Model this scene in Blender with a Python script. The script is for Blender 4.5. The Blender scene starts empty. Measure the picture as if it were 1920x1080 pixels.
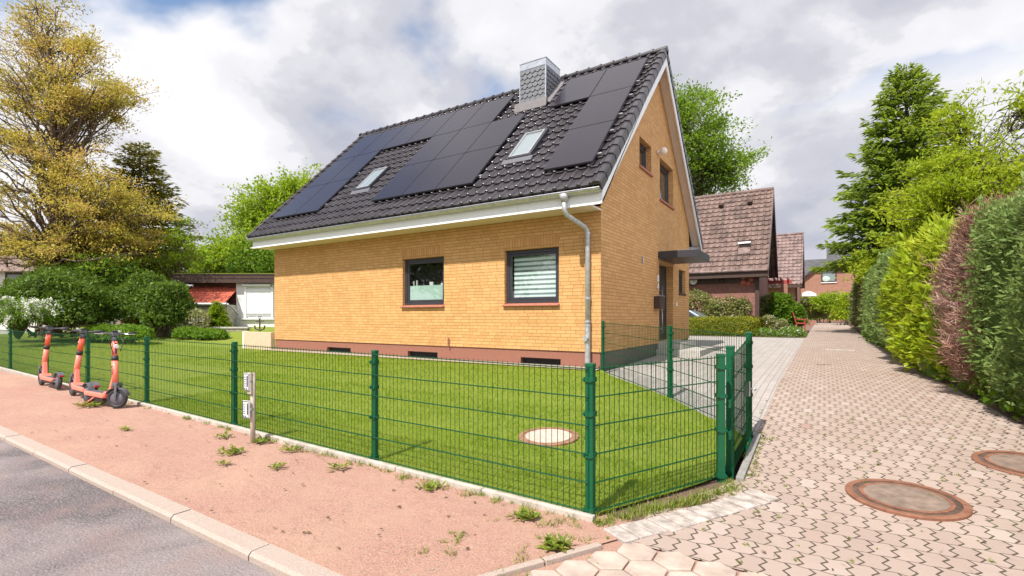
import bpy, math, random
import numpy as np
from mathutils import Vector, Matrix
C = bpy.context.scene.collection
SC = bpy.context.scene
f = 930.0; HZ = 594.0; H = 1.478; A = math.radians(32.2)
FX, FY, RX, RY = -math.sin(A), math.cos(A), math.cos(A), math.sin(A)
def pt(px, py, d):
    r = (px-960)/f
    return ((FX+RX*r)*d, (FY+RY*r)*d, H+(HZ-py)/f*d)
# ---------------------------------------------------------------- terrain
def sw(x):                                   # street rises gently to the left
    return 0.0138*min(max(-x-1.5, 0), 24)
DZ = [(-9, 0), (4.2, 0.0), (4.7, .02), (6.2, .13), (9.5, .33), (17, .5), (30, .7), (60, 1.0), (95, 1.1)]
def dz(y): return float(np.interp(y, [a for a, b in DZ], [b for a, b in DZ]))
def lawn_z(x, y):
    s = sw(x)+.02
    a = min(max((y-3.45)/5.9, 0), 1)
    z = s+(.40-s)*a
    if y < 9.6 and x > -4.5:
        dx = float(np.interp(y, [3.4, 4.75, 6.15, 7.72, 9.5], [-1.45, -.80, -.76, -2.02, -3.82]))-x
        z = min(z, dz(y)+.02+.16*max(dx, 0))
    if y > 9.3:
        z = .40+.55*min(max((y-9.3)/4.5, 0), 1)*min(max((-x-16)/3.0, 0), 1)
    return z
# ---------------------------------------------------------------- mesh builder
class MB:
    def __init__(s): s.v = []; s.f = []
    def add(s, vs, fs):
        o = len(s.v); s.v += [tuple(p) for p in vs]; s.f += [tuple(i+o for i in q) for q in fs]; return s
    def box(s, a, b):
        (x0, y0, z0), (x1, y1, z1) = a, b
        x0, x1 = min(x0, x1), max(x0, x1); y0, y1 = min(y0, y1), max(y0, y1); z0, z1 = min(z0, z1), max(z0, z1)
        return s.add([(x0,y0,z0),(x1,y0,z0),(x1,y1,z0),(x0,y1,z0),(x0,y0,z1),(x1,y0,z1),(x1,y1,z1),(x0,y1,z1)],
                     [(0,3,2,1),(4,5,6,7),(0,1,5,4),(1,2,6,5),(2,3,7,6),(3,0,4,7)])
    def hexa(s, bot, top):                    # two rings of equal length
        n = len(bot)
        return s.add(list(bot)+list(top), [tuple(range(n-1, -1, -1)), tuple(range(n, 2*n))]+[(i, (i+1) % n, n+(i+1) % n, n+i) for i in range(n)])
    def prism(s, poly, z0, z1): return s.hexa([(x, y, z0) for x, y in poly], [(x, y, z1) for x, y in poly])
    def ext(s, poly, axis, a, b):             # 2D polygon pushed along an axis
        def mk(p, t):
            return (t, p[0], p[1]) if axis == 'x' else (p[0], t, p[1])
        return s.hexa([mk(p, a) for p in poly], [mk(p, b) for p in poly])
    def quad(s, *p): return s.add(p, [tuple(range(len(p)))])
    def tube(s, pts, rad, n=8, caps=True):
        pts = [Vector(p) for p in pts]; m = len(pts)
        if not hasattr(rad, '__len__'): rad = [rad]*m
        rings = []; up = None
        for i, p in enumerate(pts):
            t = (pts[min(i+1, m-1)]-pts[max(i-1, 0)])
            if t.length < 1e-9: t = Vector((0, 0, 1))
            t.normalize()
            if up is None: up = Vector((1, 0, 0)) if abs(t.x) < .9 else Vector((0, 1, 0))
            a = (up-t*up.dot(t)).normalized(); b = t.cross(a); up = a
            rings.append([tuple(p+(a*math.cos(2*math.pi*k/n)+b*math.sin(2*math.pi*k/n))*rad[i]) for k in range(n)])
        vs = [q for r in rings for q in r]
        fs = [(i*n+k, i*n+(k+1) % n, (i+1)*n+(k+1) % n, (i+1)*n+k) for i in range(m-1) for k in range(n)]
        if caps: fs += [tuple(range(n-1, -1, -1)), tuple(range((m-1)*n, m*n))]
        return s.add(vs, fs)
    def lathe(s, prof, c, axis='z', n=24, close=True):
        vs = []
        for r, h in prof:
            for k in range(n):
                a = 2*math.pi*k/n; u, w = r*math.cos(a), r*math.sin(a)
                vs.append((c[0]+u, c[1]+w, c[2]+h) if axis == 'z' else (c[0]+h, c[1]+u, c[2]+w) if axis == 'x' else (c[0]+u, c[1]+h, c[2]+w))
        m = len(prof)
        fs = [(i*n+k, i*n+(k+1) % n, (i+1)*n+(k+1) % n, (i+1)*n+k) for i in range(m-1) for k in range(n)]
        if close: fs += [tuple(range(n)), tuple(range((m-1)*n, m*n))]
        return s.add(vs, fs)
    def ring(s, R, r, c, axis='y', n=28, k=8):   # torus
        vs = []
        for i in range(n):
            a = 2*math.pi*i/n
            for j in range(k):
                b = 2*math.pi*j/k; rr = R+r*math.cos(b); h = r*math.sin(b); u, w = rr*math.cos(a), rr*math.sin(a)
                vs.append((c[0]+u, c[1]+h, c[2]+w) if axis == 'y' else (c[0]+h, c[1]+u, c[2]+w) if axis == 'x' else (c[0]+u, c[1]+w, c[2]+h))
        return s.add(vs, [(i*k+j, ((i+1) % n)*k+j, ((i+1) % n)*k+(j+1) % k, i*k+(j+1) % k) for i in range(n) for j in range(k)])
    def sphere(s, c, r, n=16, m=10, sc=(1, 1, 1)):
        vs = []
        for i in range(m+1):
            t = math.pi*i/m
            for k in range(n):
                a = 2*math.pi*k/n
                vs.append((c[0]+r*sc[0]*math.sin(t)*math.cos(a), c[1]+r*sc[1]*math.sin(t)*math.sin(a), c[2]+r*sc[2]*math.cos(t)))
        return s.add(vs, [(i*n+k, (i+1)*n+k, (i+1)*n+(k+1) % n, i*n+(k+1) % n) for i in range(m) for k in range(n)])
    def xf(s, M):
        s.v = [tuple(M @ Vector(p)) for p in s.v]; return s
    def build(s, name, mat, parent=None, smooth=False, bevel=0, seg=2, kind=None):
        me = bpy.data.meshes.new(name); me.from_pydata(s.v, [], s.f); fix(me)
        return link(me, name, mat, parent, smooth, bevel, seg, kind)
def fix(me):
    import bmesh
    bm = bmesh.new(); bm.from_mesh(me); bmesh.ops.remove_doubles(bm, verts=bm.verts, dist=1e-6)
    bmesh.ops.recalc_face_normals(bm, faces=bm.faces); bm.to_mesh(me); bm.free()
def boxuv(me):
    n = len(me.loops)
    if n == 0: return
    co = np.empty(len(me.vertices)*3); me.vertices.foreach_get('co', co); co = co.reshape(-1, 3)
    li = np.empty(n, int); me.loops.foreach_get('vertex_index', li)
    nrm = np.empty(len(me.polygons)*3); me.polygons.foreach_get('normal', nrm); nrm = np.abs(nrm.reshape(-1, 3))
    tot = np.empty(len(me.polygons), int); me.polygons.foreach_get('loop_total', tot)
    ln = np.repeat(nrm, tot, 0); p = co[li]
    ax = np.argmax(ln+np.array([.001, 0, -.05]), 1)
    uv = np.where((ax == 0)[:, None], p[:, [1, 2]], np.where((ax == 1)[:, None], p[:, [0, 2]], p[:, [0, 1]]))
    l = me.uv_layers.new(name='UVMap'); l.data.foreach_set('uv', uv.ravel())
def link(me, name, mat, parent=None, smooth=False, bevel=0, seg=2, kind=None):
    boxuv(me)
    if smooth: me.polygons.foreach_set('use_smooth', [True]*len(me.polygons))
    me.materials.append(mat)
    o = bpy.data.objects.new(name, me); C.objects.link(o)
    if parent is not None: o.parent = parent
    if bevel:
        m = o.modifiers.new('bevel', 'BEVEL'); m.width = bevel; m.segments = seg; m.limit_method = 'ANGLE'; m.angle_limit = math.radians(40)
    if kind: o['kind'] = kind
    return o
def thing(name, label, cat, loc=(0, 0, 0), rz=0, group=None):
    o = bpy.data.objects.new(name, None); C.objects.link(o); o.empty_display_size = .1
    o.location = loc; o.rotation_euler = (0, 0, rz)
    return tag(o, label, cat, group)
def tag(o, label, cat, group=None, kind=None):
    o['label'] = label; o['category'] = cat
    if group: o['group'] = group
    if kind: o['kind'] = kind
    return o
def world_part(o, root):                      # mesh built in world coordinates, hung under a root that stands elsewhere
    o.parent = root
    o.matrix_parent_inverse = (Matrix.Translation(root.location) @ Matrix.Rotation(root.rotation_euler.z, 4, 'Z')).inverted()
    return o
def copy_tree(o, parent=None):
    c = o.copy(); C.objects.link(c)
    if parent is not None: c.parent = parent
    for ch in list(o.children): copy_tree(ch, c)
    return c
def text_mesh(txt, size, depth):
    cu = bpy.data.curves.new('t', 'FONT'); cu.body = txt; cu.size = size; cu.extrude = depth; cu.align_x = 'CENTER'; cu.align_y = 'CENTER'
    o = bpy.data.objects.new('t', cu); C.objects.link(o)
    me = bpy.data.meshes.new_from_object(o.evaluated_get(bpy.context.evaluated_depsgraph_get()))
    bpy.data.objects.remove(o); bpy.data.curves.remove(cu); return me
# ---------------------------------------------------------------- materials
class NT:
    def __init__(s, name):
        s.m = bpy.data.materials.new(name); s.m.use_nodes = True; s.t = s.m.node_tree; s.b = s.t.nodes['Principled BSDF']; s.out = s.t.nodes['Material Output']
    def n(s, typ, **kw):
        x = s.t.nodes.new(typ)
        for k, v in kw.items():
            if k.startswith('i_'):
                key = k[2:].replace('_', ' ')
                x.inputs[int(key) if key.isdigit() else key].default_value = v
            else: setattr(x, k, v)
        return x
    def l(s, a, b): s.t.links.new(a, b)
    def math(s, op, a, b=None, c=None):
        x = s.n('ShaderNodeMath', operation=op)
        for i, q in enumerate((a, b, c)):
            if q is None: continue
            if isinstance(q, (int, float)): x.inputs[i].default_value = q
            else: s.l(q, x.inputs[i])
        return x.outputs[0]
    def mix(s, fac, a, b, blend='MIX'):
        x = s.n('ShaderNodeMix', data_type='RGBA', blend_type=blend)
        for i, q in ((0, fac), (6, a), (7, b)):
            if hasattr(q, 'is_output'): s.l(q, x.inputs[i])
            else: x.inputs[i].default_value = (*q, 1) if isinstance(q, tuple) and len(q) == 3 else q
        return x.outputs[2]
    def noise(s, scale, detail=4, rough=.55, vec=None, dist=0):
        x = s.n('ShaderNodeTexNoise', i_Scale=scale, i_Detail=detail, i_Roughness=rough, i_Distortion=dist)
        if vec is not None: s.l(vec, x.inputs['Vector'])
        return x.outputs[0]
    def obj(s): return s.n('ShaderNodeTexCoord').outputs['Object']
    def uv(s): return s.n('ShaderNodeTexCoord').outputs['UV']
    def ramp(s, fac, stops):
        x = s.n('ShaderNodeValToRGB'); e = x.color_ramp.elements
        while len(e) < len(stops): e.new(.5)
        for q, (p, c) in zip(e, stops):
            q.position = p; q.color = (*c, 1) if len(c) == 3 else c
        s.l(fac, x.inputs[0]); return x.outputs[0]
    def col(s, c):
        if hasattr(c, 'is_output'): s.l(c, s.b.inputs['Base Color'])
        else: s.b.inputs['Base Color'].default_value = (*c, 1)
    def rough(s, r):
        if hasattr(r, 'is_output'): s.l(r, s.b.inputs['Roughness'])
        else: s.b.inputs['Roughness'].default_value = r
    def bump(s, h, strength=.3, dist=.01):
        x = s.n('ShaderNodeBump', i_Strength=strength, i_Distance=dist); s.l(h, x.inputs['Height']); s.l(x.outputs[0], s.b.inputs['Normal'])
def g3(v): return (v, v, v)
def plain(name, c, rough=.6, var=.15, scale=6, metal=0, bump=0, spec=.5):
    t = NT(name)
    n = t.noise(scale, 5, .6, t.obj())
    lo = tuple(x*(1-var) for x in c); hi = tuple(min(1, x*(1+var)) for x in c)
    t.col(t.ramp(n, [(.3, lo), (.7, hi)])); t.rough(rough); t.b.inputs['Metallic'].default_value = metal
    t.b.inputs['Specular IOR Level'].default_value = spec
    if bump: t.bump(t.noise(scale*12, 3, .6, t.obj()), bump, .004)
    return t.m
def brick(name, c1, c2, mortar, bw=.24, rh=.075, ms=.006, var=None, rough=.8, vertical=False, off=.5, bumpd=.006):
    t = NT(name); uv = t.uv()
    if vertical:
        sp = t.n('ShaderNodeSeparateXYZ'); t.l(uv, sp.inputs[0]); cb = t.n('ShaderNodeCombineXYZ'); t.l(sp.outputs[1], cb.inputs[0]); t.l(sp.outputs[0], cb.inputs[1]); uv = cb.outputs[0]
    if not vertical:                          # wild bond: every course shifted by its own amount
        sp = t.n('ShaderNodeSeparateXYZ'); t.l(uv, sp.inputs[0]); row = t.math('FLOOR', t.math('MULTIPLY', sp.outputs[1], 1/rh))
        wn = t.n('ShaderNodeTexWhiteNoise', noise_dimensions='1D'); t.l(row, wn.inputs['W'])
        cb = t.n('ShaderNodeCombineXYZ'); t.l(t.math('ADD', sp.outputs[0], t.math('MULTIPLY', wn.outputs['Value'], bw)), cb.inputs[0]); t.l(sp.outputs[1], cb.inputs[1]); uv = cb.outputs[0]; off = 0
    b = t.n('ShaderNodeTexBrick', offset=off, i_Scale=1, i_Mortar_Size=ms, i_Brick_Width=bw, i_Row_Height=rh, i_Mortar_Smooth=.3, i_Bias=-.1)
    b.inputs['Color1'].default_value = (*c1, 1); b.inputs['Color2'].default_value = (*c2, 1); b.inputs['Mortar'].default_value = (*mortar, 1)
    t.l(uv, b.inputs['Vector'])
    n = t.noise(.9, 5, .6, t.obj()); n2 = t.noise(45, 3, .6, t.obj())
    c = t.mix(t.math('MULTIPLY', t.math('SUBTRACT', n, .3), .35), b.outputs[0], var or c2, 'MIX')
    c = t.mix(t.math('MULTIPLY', n2, .25), c, tuple(x*.75 for x in c1))
    mp = t.n('ShaderNodeMapping'); mp.inputs['Scale'].default_value = (3.0, 3.0, .35); t.l(t.obj(), mp.inputs[0]); stn = t.noise(1.3, 5, .65, mp.outputs[0])
    c = t.mix(t.ramp(stn, [(.52, g3(0)), (.8, g3(.26))]), c, tuple(x*.62 for x in c2))
    t.col(c); t.rough(rough)
    h = t.math('SUBTRACT', t.math('MULTIPLY', n2, .25), b.outputs[1]); t.bump(h, .7, bumpd)
    return t.m
def leafmat(name, cols, trans=.35, rough=.55):
    t = NT(name); a = t.n('ShaderNodeAttribute', attribute_name='tint')
    k = len(cols); c = t.ramp(a.outputs['Fac'], [(i/(k-1), q) for i, q in enumerate(cols)])
    t.col(c); t.rough(rough); t.b.inputs['Specular IOR Level'].default_value = .3
    tr = t.n('ShaderNodeBsdfTranslucent'); t.l(t.mix(.5, c, tuple(min(1, x*1.6) for x in cols[-1])), tr.inputs[0])
    mx = t.n('ShaderNodeMixShader', i_0=trans); t.l(t.b.outputs[0], mx.inputs[1]); t.l(tr.outputs[0], mx.inputs[2]); t.l(mx.outputs[0], t.out.inputs[0])
    return t.m
M = {}
# ================================================================ materials
M['yellow'] = brick('yellow_brick', (.605, .335, .128), (.48, .248, .083), (.235, .125, .048), .235, .0745, .0055, (.68, .40, .18))
M['soldier'] = brick('soldier_brick', (.56, .295, .11), (.45, .22, .075), (.20, .11, .042), .235, .0745, .0045, (.60, .34, .12), vertical=True, off=0)
M['redbrick'] = brick('red_brick', (.26, .10, .075), (.17, .06, .05), (.25, .2, .17), .24, .0755, .008, (.30, .13, .09))
M['redbrick_far'] = brick('light_red_brick', (.36, .16, .10), (.27, .11, .075), (.30, .24, .2), .24, .0755, .008, (.38, .18, .12))
def plinth_mat():
    t = NT('granulated_render'); n = t.noise(140, 3, .7, t.obj()); m = t.noise(1.1, 5, .6, t.obj())
    c = t.ramp(n, [(.3, (.17, .065, .045)), (.52, (.27, .105, .07)), (.72, (.42, .21, .15))])
    t.col(t.mix(t.math('MULTIPLY', m, .3), c, (.22, .1, .07))); t.rough(.8); t.bump(n, .5, .004); return t.m
M['plinth'] = plinth_mat()
M['plinth_grey'] = plain('grey_plinth_shaded', (.115, .095, .085), .85, .2, 30, bump=.4)  # grey tone darkened for the shade on the gable side
M['white'] = plain('white_painted_board', (.78, .79, .80), .45, .03, 2)
M['cream'] = plain('cream_soffit', (.70, .60, .50), .6, .06, 3)
M['zinc'] = plain('weathered_zinc', (.50, .52, .55), .38, .15, 9, metal=.85)
M['zinc_dull'] = plain('dull_zinc_pipe', (.42, .43, .45), .5, .22, 14, metal=.45)
M['anthracite'] = plain('anthracite_frame', (.034, .034, .042), .38, .1, 3)
M['black'] = plain('black_rubber', (.022, .022, .024), .6, .2, 20)
M['sill'] = plain('clinker_sill', (.36, .13, .085), .6, .3, 25, bump=.3)
M['blind'] = plain('pale_blind_fabric', (.74, .78, .80), .8, .05, 4)
M['blind_dark'] = plain('sheer_blind_band', (.16, .21, .22), .8, .05, 4)
M['frost'] = plain('frosted_film', (.43, .54, .50), .5, .04, 4)
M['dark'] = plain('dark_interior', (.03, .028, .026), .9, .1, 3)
M['concrete'] = plain('grey_concrete', (.42, .40, .37), .85, .18, 7, bump=.5)
M['concrete_lt'] = plain('pale_concrete', (.41, .365, .32), .85, .22, 9, bump=.5)
M['beige'] = plain('beige_render', (.52, .40, .29), .8, .08, 5, bump=.3)
M['offwhite'] = plain('offwhite_render', (.66, .64, .64), .8, .08, 3, bump=.2)
M['grey_render'] = plain('stained_grey_render', (.46, .43, .39), .85, .3, 2.2, bump=.3)
M['steel'] = plain('brushed_steel', (.62, .62, .62), .3, .05, 10, metal=.9)
M['lampglass'] = plain('opal_globe', (.80, .72, .66), .3, .02, 3)
M['green'] = plain('moss_green_powder_coat', (.004, .082, .034), .42, .12, 8, spec=.35)
M['wire'] = plain('green_coated_wire', (.006, .058, .020), .6, .12, 8, spec=.15)
M['coral'] = plain('coral_paint', (.85, .13, .06), .38, .08, 5)
M['pinkish'] = plain('faded_pink_coral_paint', (.86, .20, .14), .42, .08, 5)
M['scoot_grey'] = plain('grey_scooter_plastic', (.10, .10, .115), .5, .15, 12)
M['alu'] = plain('bare_aluminium', (.55, .55, .56), .4, .1, 12, metal=.7)
M['redlamp'] = plain('red_lens', (.35, .03, .04), .25, .05, 5)
M['signwhite'] = plain('white_enamel_plate', (.80, .80, .80), .3, .03, 6)
M['brownwood'] = plain('dark_brown_wood', (.055, .03, .022), .6, .25, 6)
M['redwood'] = plain('red_painted_wood', (.33, .05, .04), .5, .2, 8)
M['carpaint'] = plain('blue_grey_car_paint', (.11, .155, .21), .3, .04, 2, metal=.1, spec=.3)
M['bark'] = plain('brown_bark', (.11, .075, .05), .9, .4, 12, bump=.8)
M['bark_dark'] = plain('dark_bark', (.06, .042, .03), .9, .4, 14, bump=.8)
M['stone'] = plain('rubble_stone', (.30, .26, .22), .9, .4, 5, bump=.7)
M['post_wood'] = plain('grey_metal_post', (.40, .33, .27), .55, .15, 12)
def glass():
    t = NT('window_glass'); gl = t.n('ShaderNodeBsdfGlossy', i_Roughness=.01); tr = t.n('ShaderNodeBsdfTransparent'); tr.inputs[0].default_value = (.93, .97, .955, 1)
    fr = t.n('ShaderNodeFresnel', i_IOR=1.5); ge = t.n('ShaderNodeNewGeometry'); mx = t.n('ShaderNodeMixShader'); t.l(t.math('MULTIPLY', t.math('ADD', t.math('MULTIPLY', fr.outputs[0], 1.6), .10), t.math('SUBTRACT', 1.0, ge.outputs['Backfacing'])), mx.inputs[0])
    t.l(tr.outputs[0], mx.inputs[1]); t.l(gl.outputs[0], mx.inputs[2]); t.l(mx.outputs[0], t.out.inputs[0]); return t.m
M['glass'] = glass()
def skyglass():
    t = NT('skylight_glass'); t.col((.21, .25, .26)); t.rough(.08); t.b.inputs['Coat Weight'].default_value = .3; t.b.inputs['Coat Roughness'].default_value = .02; return t.m
M['skyglass'] = skyglass()
def tiles(name, c, rough, vs=.5):
    t = NT(name); g = t.uv()
    v = t.n('ShaderNodeTexVoronoi', feature='F1', i_Scale=3.2); t.l(t.obj(), v.inputs['Vector'])
    n = t.noise(2.2, 6, .65, t.obj()); n2 = t.noise(60, 3, .6, t.obj())
    sp = t.n('ShaderNodeSeparateColor'); t.l(v.outputs['Color'], sp.inputs[0])
    k = t.math('ADD', t.math('MULTIPLY', sp.outputs[0], vs*.5), t.math('MULTIPLY', n, .6))
    lo = tuple(x*.62 for x in c); hi = tuple(x*1.5 for x in c)
    t.col(t.ramp(k, [(.2, lo), (.75, hi)])); t.rough(t.math('ADD', t.math('MULTIPLY', n2, .25), rough-.1)); t.bump(n2, .25, .003); return t.m
M['tile'] = tiles('anthracite_glazed_tile', (.042, .037, .042), .30)
M['tile_brown'] = tiles('weathered_brown_tile', (.125, .083, .072), .75, 1.0)
M['tile_pink'] = tiles('faded_pink_brown_tile', (.165, .115, .108), .75, 1.0)
M['tile_grey'] = tiles('grey_tile', (.062, .062, .07), .65)
M['tile_red'] = tiles('red_orange_tile', (.42, .10, .06), .7, .8)
def solar():
    t = NT('black_solar_glass'); uv = t.uv()
    sp = t.n('ShaderNodeSeparateXYZ'); t.l(uv, sp.inputs[0])
    ln = t.math('LESS_THAN', t.math('FRACT', t.math('MULTIPLY', sp.outputs[1], 1/.0245)), .10)
    cl = t.math('LESS_THAN', t.math('FRACT', t.math('MULTIPLY', sp.outputs[0], 1/.187)), .018)
    k = t.math('MAXIMUM', t.math('MULTIPLY', ln, .5), cl)
    n = t.noise(.5, 3, .5, t.obj())
    c = t.mix(n, (.019, .016, .022), (.031, .026, .034))
    t.col(t.mix(t.math('MULTIPLY', k, .75), c, (.010, .009, .011))); t.rough(.17)
    t.b.inputs['Specular IOR Level'].default_value = .30; return t.m
M['solar'] = solar()
M['slate'] = plain('grey_fibre_slate', (.125, .13, .145), .45, .16, 14, metal=.1)
def asphalt():
    t = NT('worn_asphalt'); o = t.obj(); n = t.noise(75, 3, .75, o); v = t.n('ShaderNodeTexVoronoi', i_Scale=60); t.l(o, v.inputs['Vector'])
    big = t.noise(.55, 5, .6, o, .6); mid = t.noise(2.6, 5, .65, o)
    c = t.ramp(n, [(.30, (.032, .027, .029)), (.47, (.092, .079, .082)), (.60, (.175, .148, .15)), (.72, (.37, .315, .312))])
    c = t.mix(t.ramp(big, [(.45, g3(0)), (.66, g3(.8))]), c, (.28, .235, .228))
    c = t.mix(t.ramp(mid, [(.48, g3(0)), (.72, g3(.5))]), c, (.24, .16, .145))
    t.col(c); t.rough(.85); t.bump(t.math('ADD', v.outputs[0], n), .8, .006); return t.m
M['asphalt'] = asphalt()
def gravelmat():
    t = NT('red_grit_path'); o = t.obj(); n = t.noise(85, 4, .75, o); big = t.noise(.9, 6, .6, o, .5); mid = t.noise(6, 5, .7, o)
    c = t.ramp(n, [(.28, (.20, .10, .075)), (.5, (.37, .205, .155)), (.72, (.50, .33, .27))])
    c = t.mix(t.ramp(big, [(.42, g3(0)), (.7, g3(.6))]), c, (.44, .28, .20))
    c = t.mix(t.ramp(mid, [(.55, g3(0)), (.8, g3(.55))]), c, (.26, .13, .09))
    t.col(c); t.rough(.95); t.bump(t.math('ADD', t.math('MULTIPLY', mid, 2.5), n), .8, .012); return t.m
M['grit'] = gravelmat()
def kerbmat():
    t = NT('kerb_concrete'); o = t.obj(); sp = t.n('ShaderNodeSeparateXYZ'); t.l(o, sp.inputs[0])
    n = t.noise(120, 3, .7, o); m = t.noise(2.5, 5, .6, o)
    c = t.ramp(n, [(.3, (.25, .205, .175)), (.6, (.40, .335, .29)), (.8, (.50, .44, .39))]); c = t.mix(t.math('MULTIPLY', m, .4), c, (.36, .24, .19))
    t.col(c); t.rough(.85); t.bump(n, .4, .004); return t.m
M['kerb'] = kerbmat()
def paver():
    t = NT('zigzag_block_paving'); o = t.obj(); sp = t.n('ShaderNodeSeparateXYZ'); t.l(o, sp.inputs[0]); x, y = sp.outputs[0], sp.outputs[1]
    RH, BW = .212, .125
    w1 = t.math('MULTIPLY', t.math('SUBTRACT', t.noise(1.7, 3, .6, o), .5), .045)
    y1 = t.math('ADD', y, t.math('ADD', w1, t.math('MULTIPLY', t.math('SINE', t.math('MULTIPLY', x, 2*math.pi/BW)), .0055)))
    tri = t.math('SUBTRACT', t.math('ABSOLUTE', t.math('SUBTRACT', t.math('FRACT', t.math('MULTIPLY', y1, 2/RH)), .5)), .25)
    row = t.math('FLOOR', t.math('MULTIPLY', y1, 1/RH))
    u = t.math('ADD', t.math('ADD', t.math('MULTIPLY', x, 1/BW), t.math('MULTIPLY', w1, 3)), t.math('ADD', t.math('MULTIPLY', tri, .56), t.math('MULTIPLY', row, .5)))
    j1 = t.math('ABSOLUTE', t.math('SUBTRACT', t.math('FRACT', u), .5)); j2 = t.math('ABSOLUTE', t.math('SUBTRACT', t.math('FRACT', t.math('MULTIPLY', y1, 1/RH)), .5))
    jn = t.math('MULTIPLY', t.math('SUBTRACT', t.noise(7, 4, .6, o), .5), .045)
    def sm(v, lo, hi):
        m = t.n('ShaderNodeMapRange', interpolation_type='SMOOTHSTEP'); t.l(v, m.inputs[0]); m.inputs[1].default_value = lo; m.inputs[2].default_value = hi; return m.outputs[0]
    k1 = sm(t.math('ADD', j1, jn), .436, .466); k2 = sm(t.math('ADD', j2, t.math('MULTIPLY', jn, .35)), .468, .492)
    joint = t.math('MAXIMUM', k1, t.math('MULTIPLY', k2, .66))
    wn = t.n('ShaderNodeTexWhiteNoise', noise_dimensions='2D'); cb = t.n('ShaderNodeCombineXYZ'); t.l(t.math('FLOOR', u), cb.inputs[0]); t.l(row, cb.inputs[1]); t.l(cb.outputs[0], wn.inputs['Vector'])
    n = t.noise(75, 3, .65, o); m = t.noise(.7, 6, .65, o, .4); mm = t.noise(5, 5, .7, o)
    c = t.ramp(wn.outputs['Value'], [(.0, (.345, .268, .230)), (.45, (.375, .294, .252)), (.85, (.40, .318, .275)), (.97, (.43, .36, .32)), (1.0, (.32, .21, .17))])
    c = t.mix(t.ramp(m, [(.38, g3(0)), (.75, g3(.5))]), c, (.28, .19, .155))
    c = t.mix(t.ramp(mm, [(.55, g3(0)), (.8, g3(.5))]), c, (.46, .38, .33))
    c = t.mix(t.math('MULTIPLY', n, .3), c, (.20, .145, .12))
    moss = t.ramp(t.noise(2.6, 4, .6, o), [(.5, (.070, .050, .034)), (.68, (.075, .082, .025))])
    c = t.mix(joint, c, moss)
    t.col(c); t.rough(.82); t.bump(t.math('SUBTRACT', t.math('ADD', t.math('MULTIPLY', n, .2), t.math('MULTIPLY', wn.outputs['Value'], .15)), joint), .8, .010); return t.m
M['paver'] = paver()
def greypave(name, bw, rh, c1, c2):
    t = NT(name); b = t.n('ShaderNodeTexBrick', offset=.5, i_Scale=1, i_Mortar_Size=.004, i_Brick_Width=bw, i_Row_Height=rh, i_Mortar_Smooth=.2)
    b.inputs['Color1'].default_value = (*c1, 1); b.inputs['Color2'].default_value = (*c2, 1); b.inputs['Mortar'].default_value = (.13, .115, .105, 1)
    o = t.obj(); sp = t.n('ShaderNodeSeparateXYZ'); t.l(o, sp.inputs[0]); cb = t.n('ShaderNodeCombineXYZ'); t.l(sp.outputs[1], cb.inputs[0]); t.l(sp.outputs[0], cb.inputs[1]); t.l(cb.outputs[0], b.inputs['Vector'])
    n = t.noise(70, 3, .6, o); m = t.noise(1.4, 5, .6, o)
    c = t.mix(t.math('MULTIPLY', m, .35), b.outputs[0], tuple(q*.75 for q in c2)); c = t.mix(t.math('MULTIPLY', n, .2), c, tuple(q*.6 for q in c2))
    t.col(c); t.rough(.8); t.bump(t.math('SUBTRACT', t.math('MULTIPLY', n, .2), b.outputs[1]), .6, .006); return t.m
M['forecourt'] = greypave('grey_forecourt_blocks', .40, .20, (.40, .365, .345), (.34, .31, .29))
M['border'] = greypave('grey_border_blocks', .20, .10, (.42, .38, .36), (.35, .315, .295))
M['hexslab'] = plain('hexagonal_concrete_slab', (.40, .315, .265), .85, .25, 6, bump=.5)
M['chalk'] = plain('whitish_edge_slab', (.37, .325, .295), .85, .42, 11, bump=.6)
def soil():
    t = NT('brown_soil'); o = t.obj(); n = t.noise(40, 5, .7, o); t.col(t.ramp(n, [(.3, (.07, .045, .03)), (.6, (.17, .11, .075)), (.8, (.25, .18, .12))])); t.rough(.95); t.bump(n, .9, .02); return t.m
M['soil'] = soil()
M['drain_grey'] = plain('grey_edge_strip', (.23, .22, .21), .8, .2, 10, bump=.4)
def lawnmat():
    t = NT('short_lawn'); o = t.obj(); n = t.noise(60, 4, .7, o); m = t.noise(1.2, 4, .6, o)
    c = t.ramp(n, [(.3, (.10, .145, .008)), (.55, (.18, .24, .012)), (.75, (.25, .285, .025))]); c = t.mix(t.math('MULTIPLY', m, .4), c, (.20, .23, .02))
    t.col(c); t.rough(.9); t.bump(n, .9, .03); return t.m
M['lawn'] = lawnmat()
M['pebble'] = plain('pale_pebbles', (.33, .28, .22), .8, .35, 40, bump=.9)
# ---- foliage palettes
M['blade'] = leafmat('grass_blade', [(.12, .20, .008), (.205, .31, .012), (.30, .365, .03)], .45)
M['lf_gold'] = leafmat('copper_gold_leaf', [(.16, .19, .012), (.32, .31, .02), (.52, .45, .05), (.50, .34, .11)], .45)
M['lf_green'] = leafmat('fresh_green_leaf', [(.06, .13, .008), (.11, .215, .012), (.19, .30, .024)], .4)
M['lf_bright'] = leafmat('bright_lime_leaf', [(.13, .23, .008), (.22, .34, .012), (.34, .43, .03)], .5)
M['lf_dark'] = leafmat('dark_shrub_leaf', [(.035, .07, .007), (.075, .14, .011), (.16, .24, .022)], .3)
M['lf_oak'] = leafmat('mid_green_leaf', [(.075, .15, .008), (.14, .25, .014), (.23, .34, .03)], .45)
M['lf_robinia'] = leafmat('yellow_robinia_leaf', [(.16, .25, .006), (.29, .39, .01), (.43, .48, .04)], .5)
M['lf_spruce'] = leafmat('spruce_needles', [(.08, .135, .014), (.16, .25, .022), (.30, .37, .045)], .35)
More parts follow.
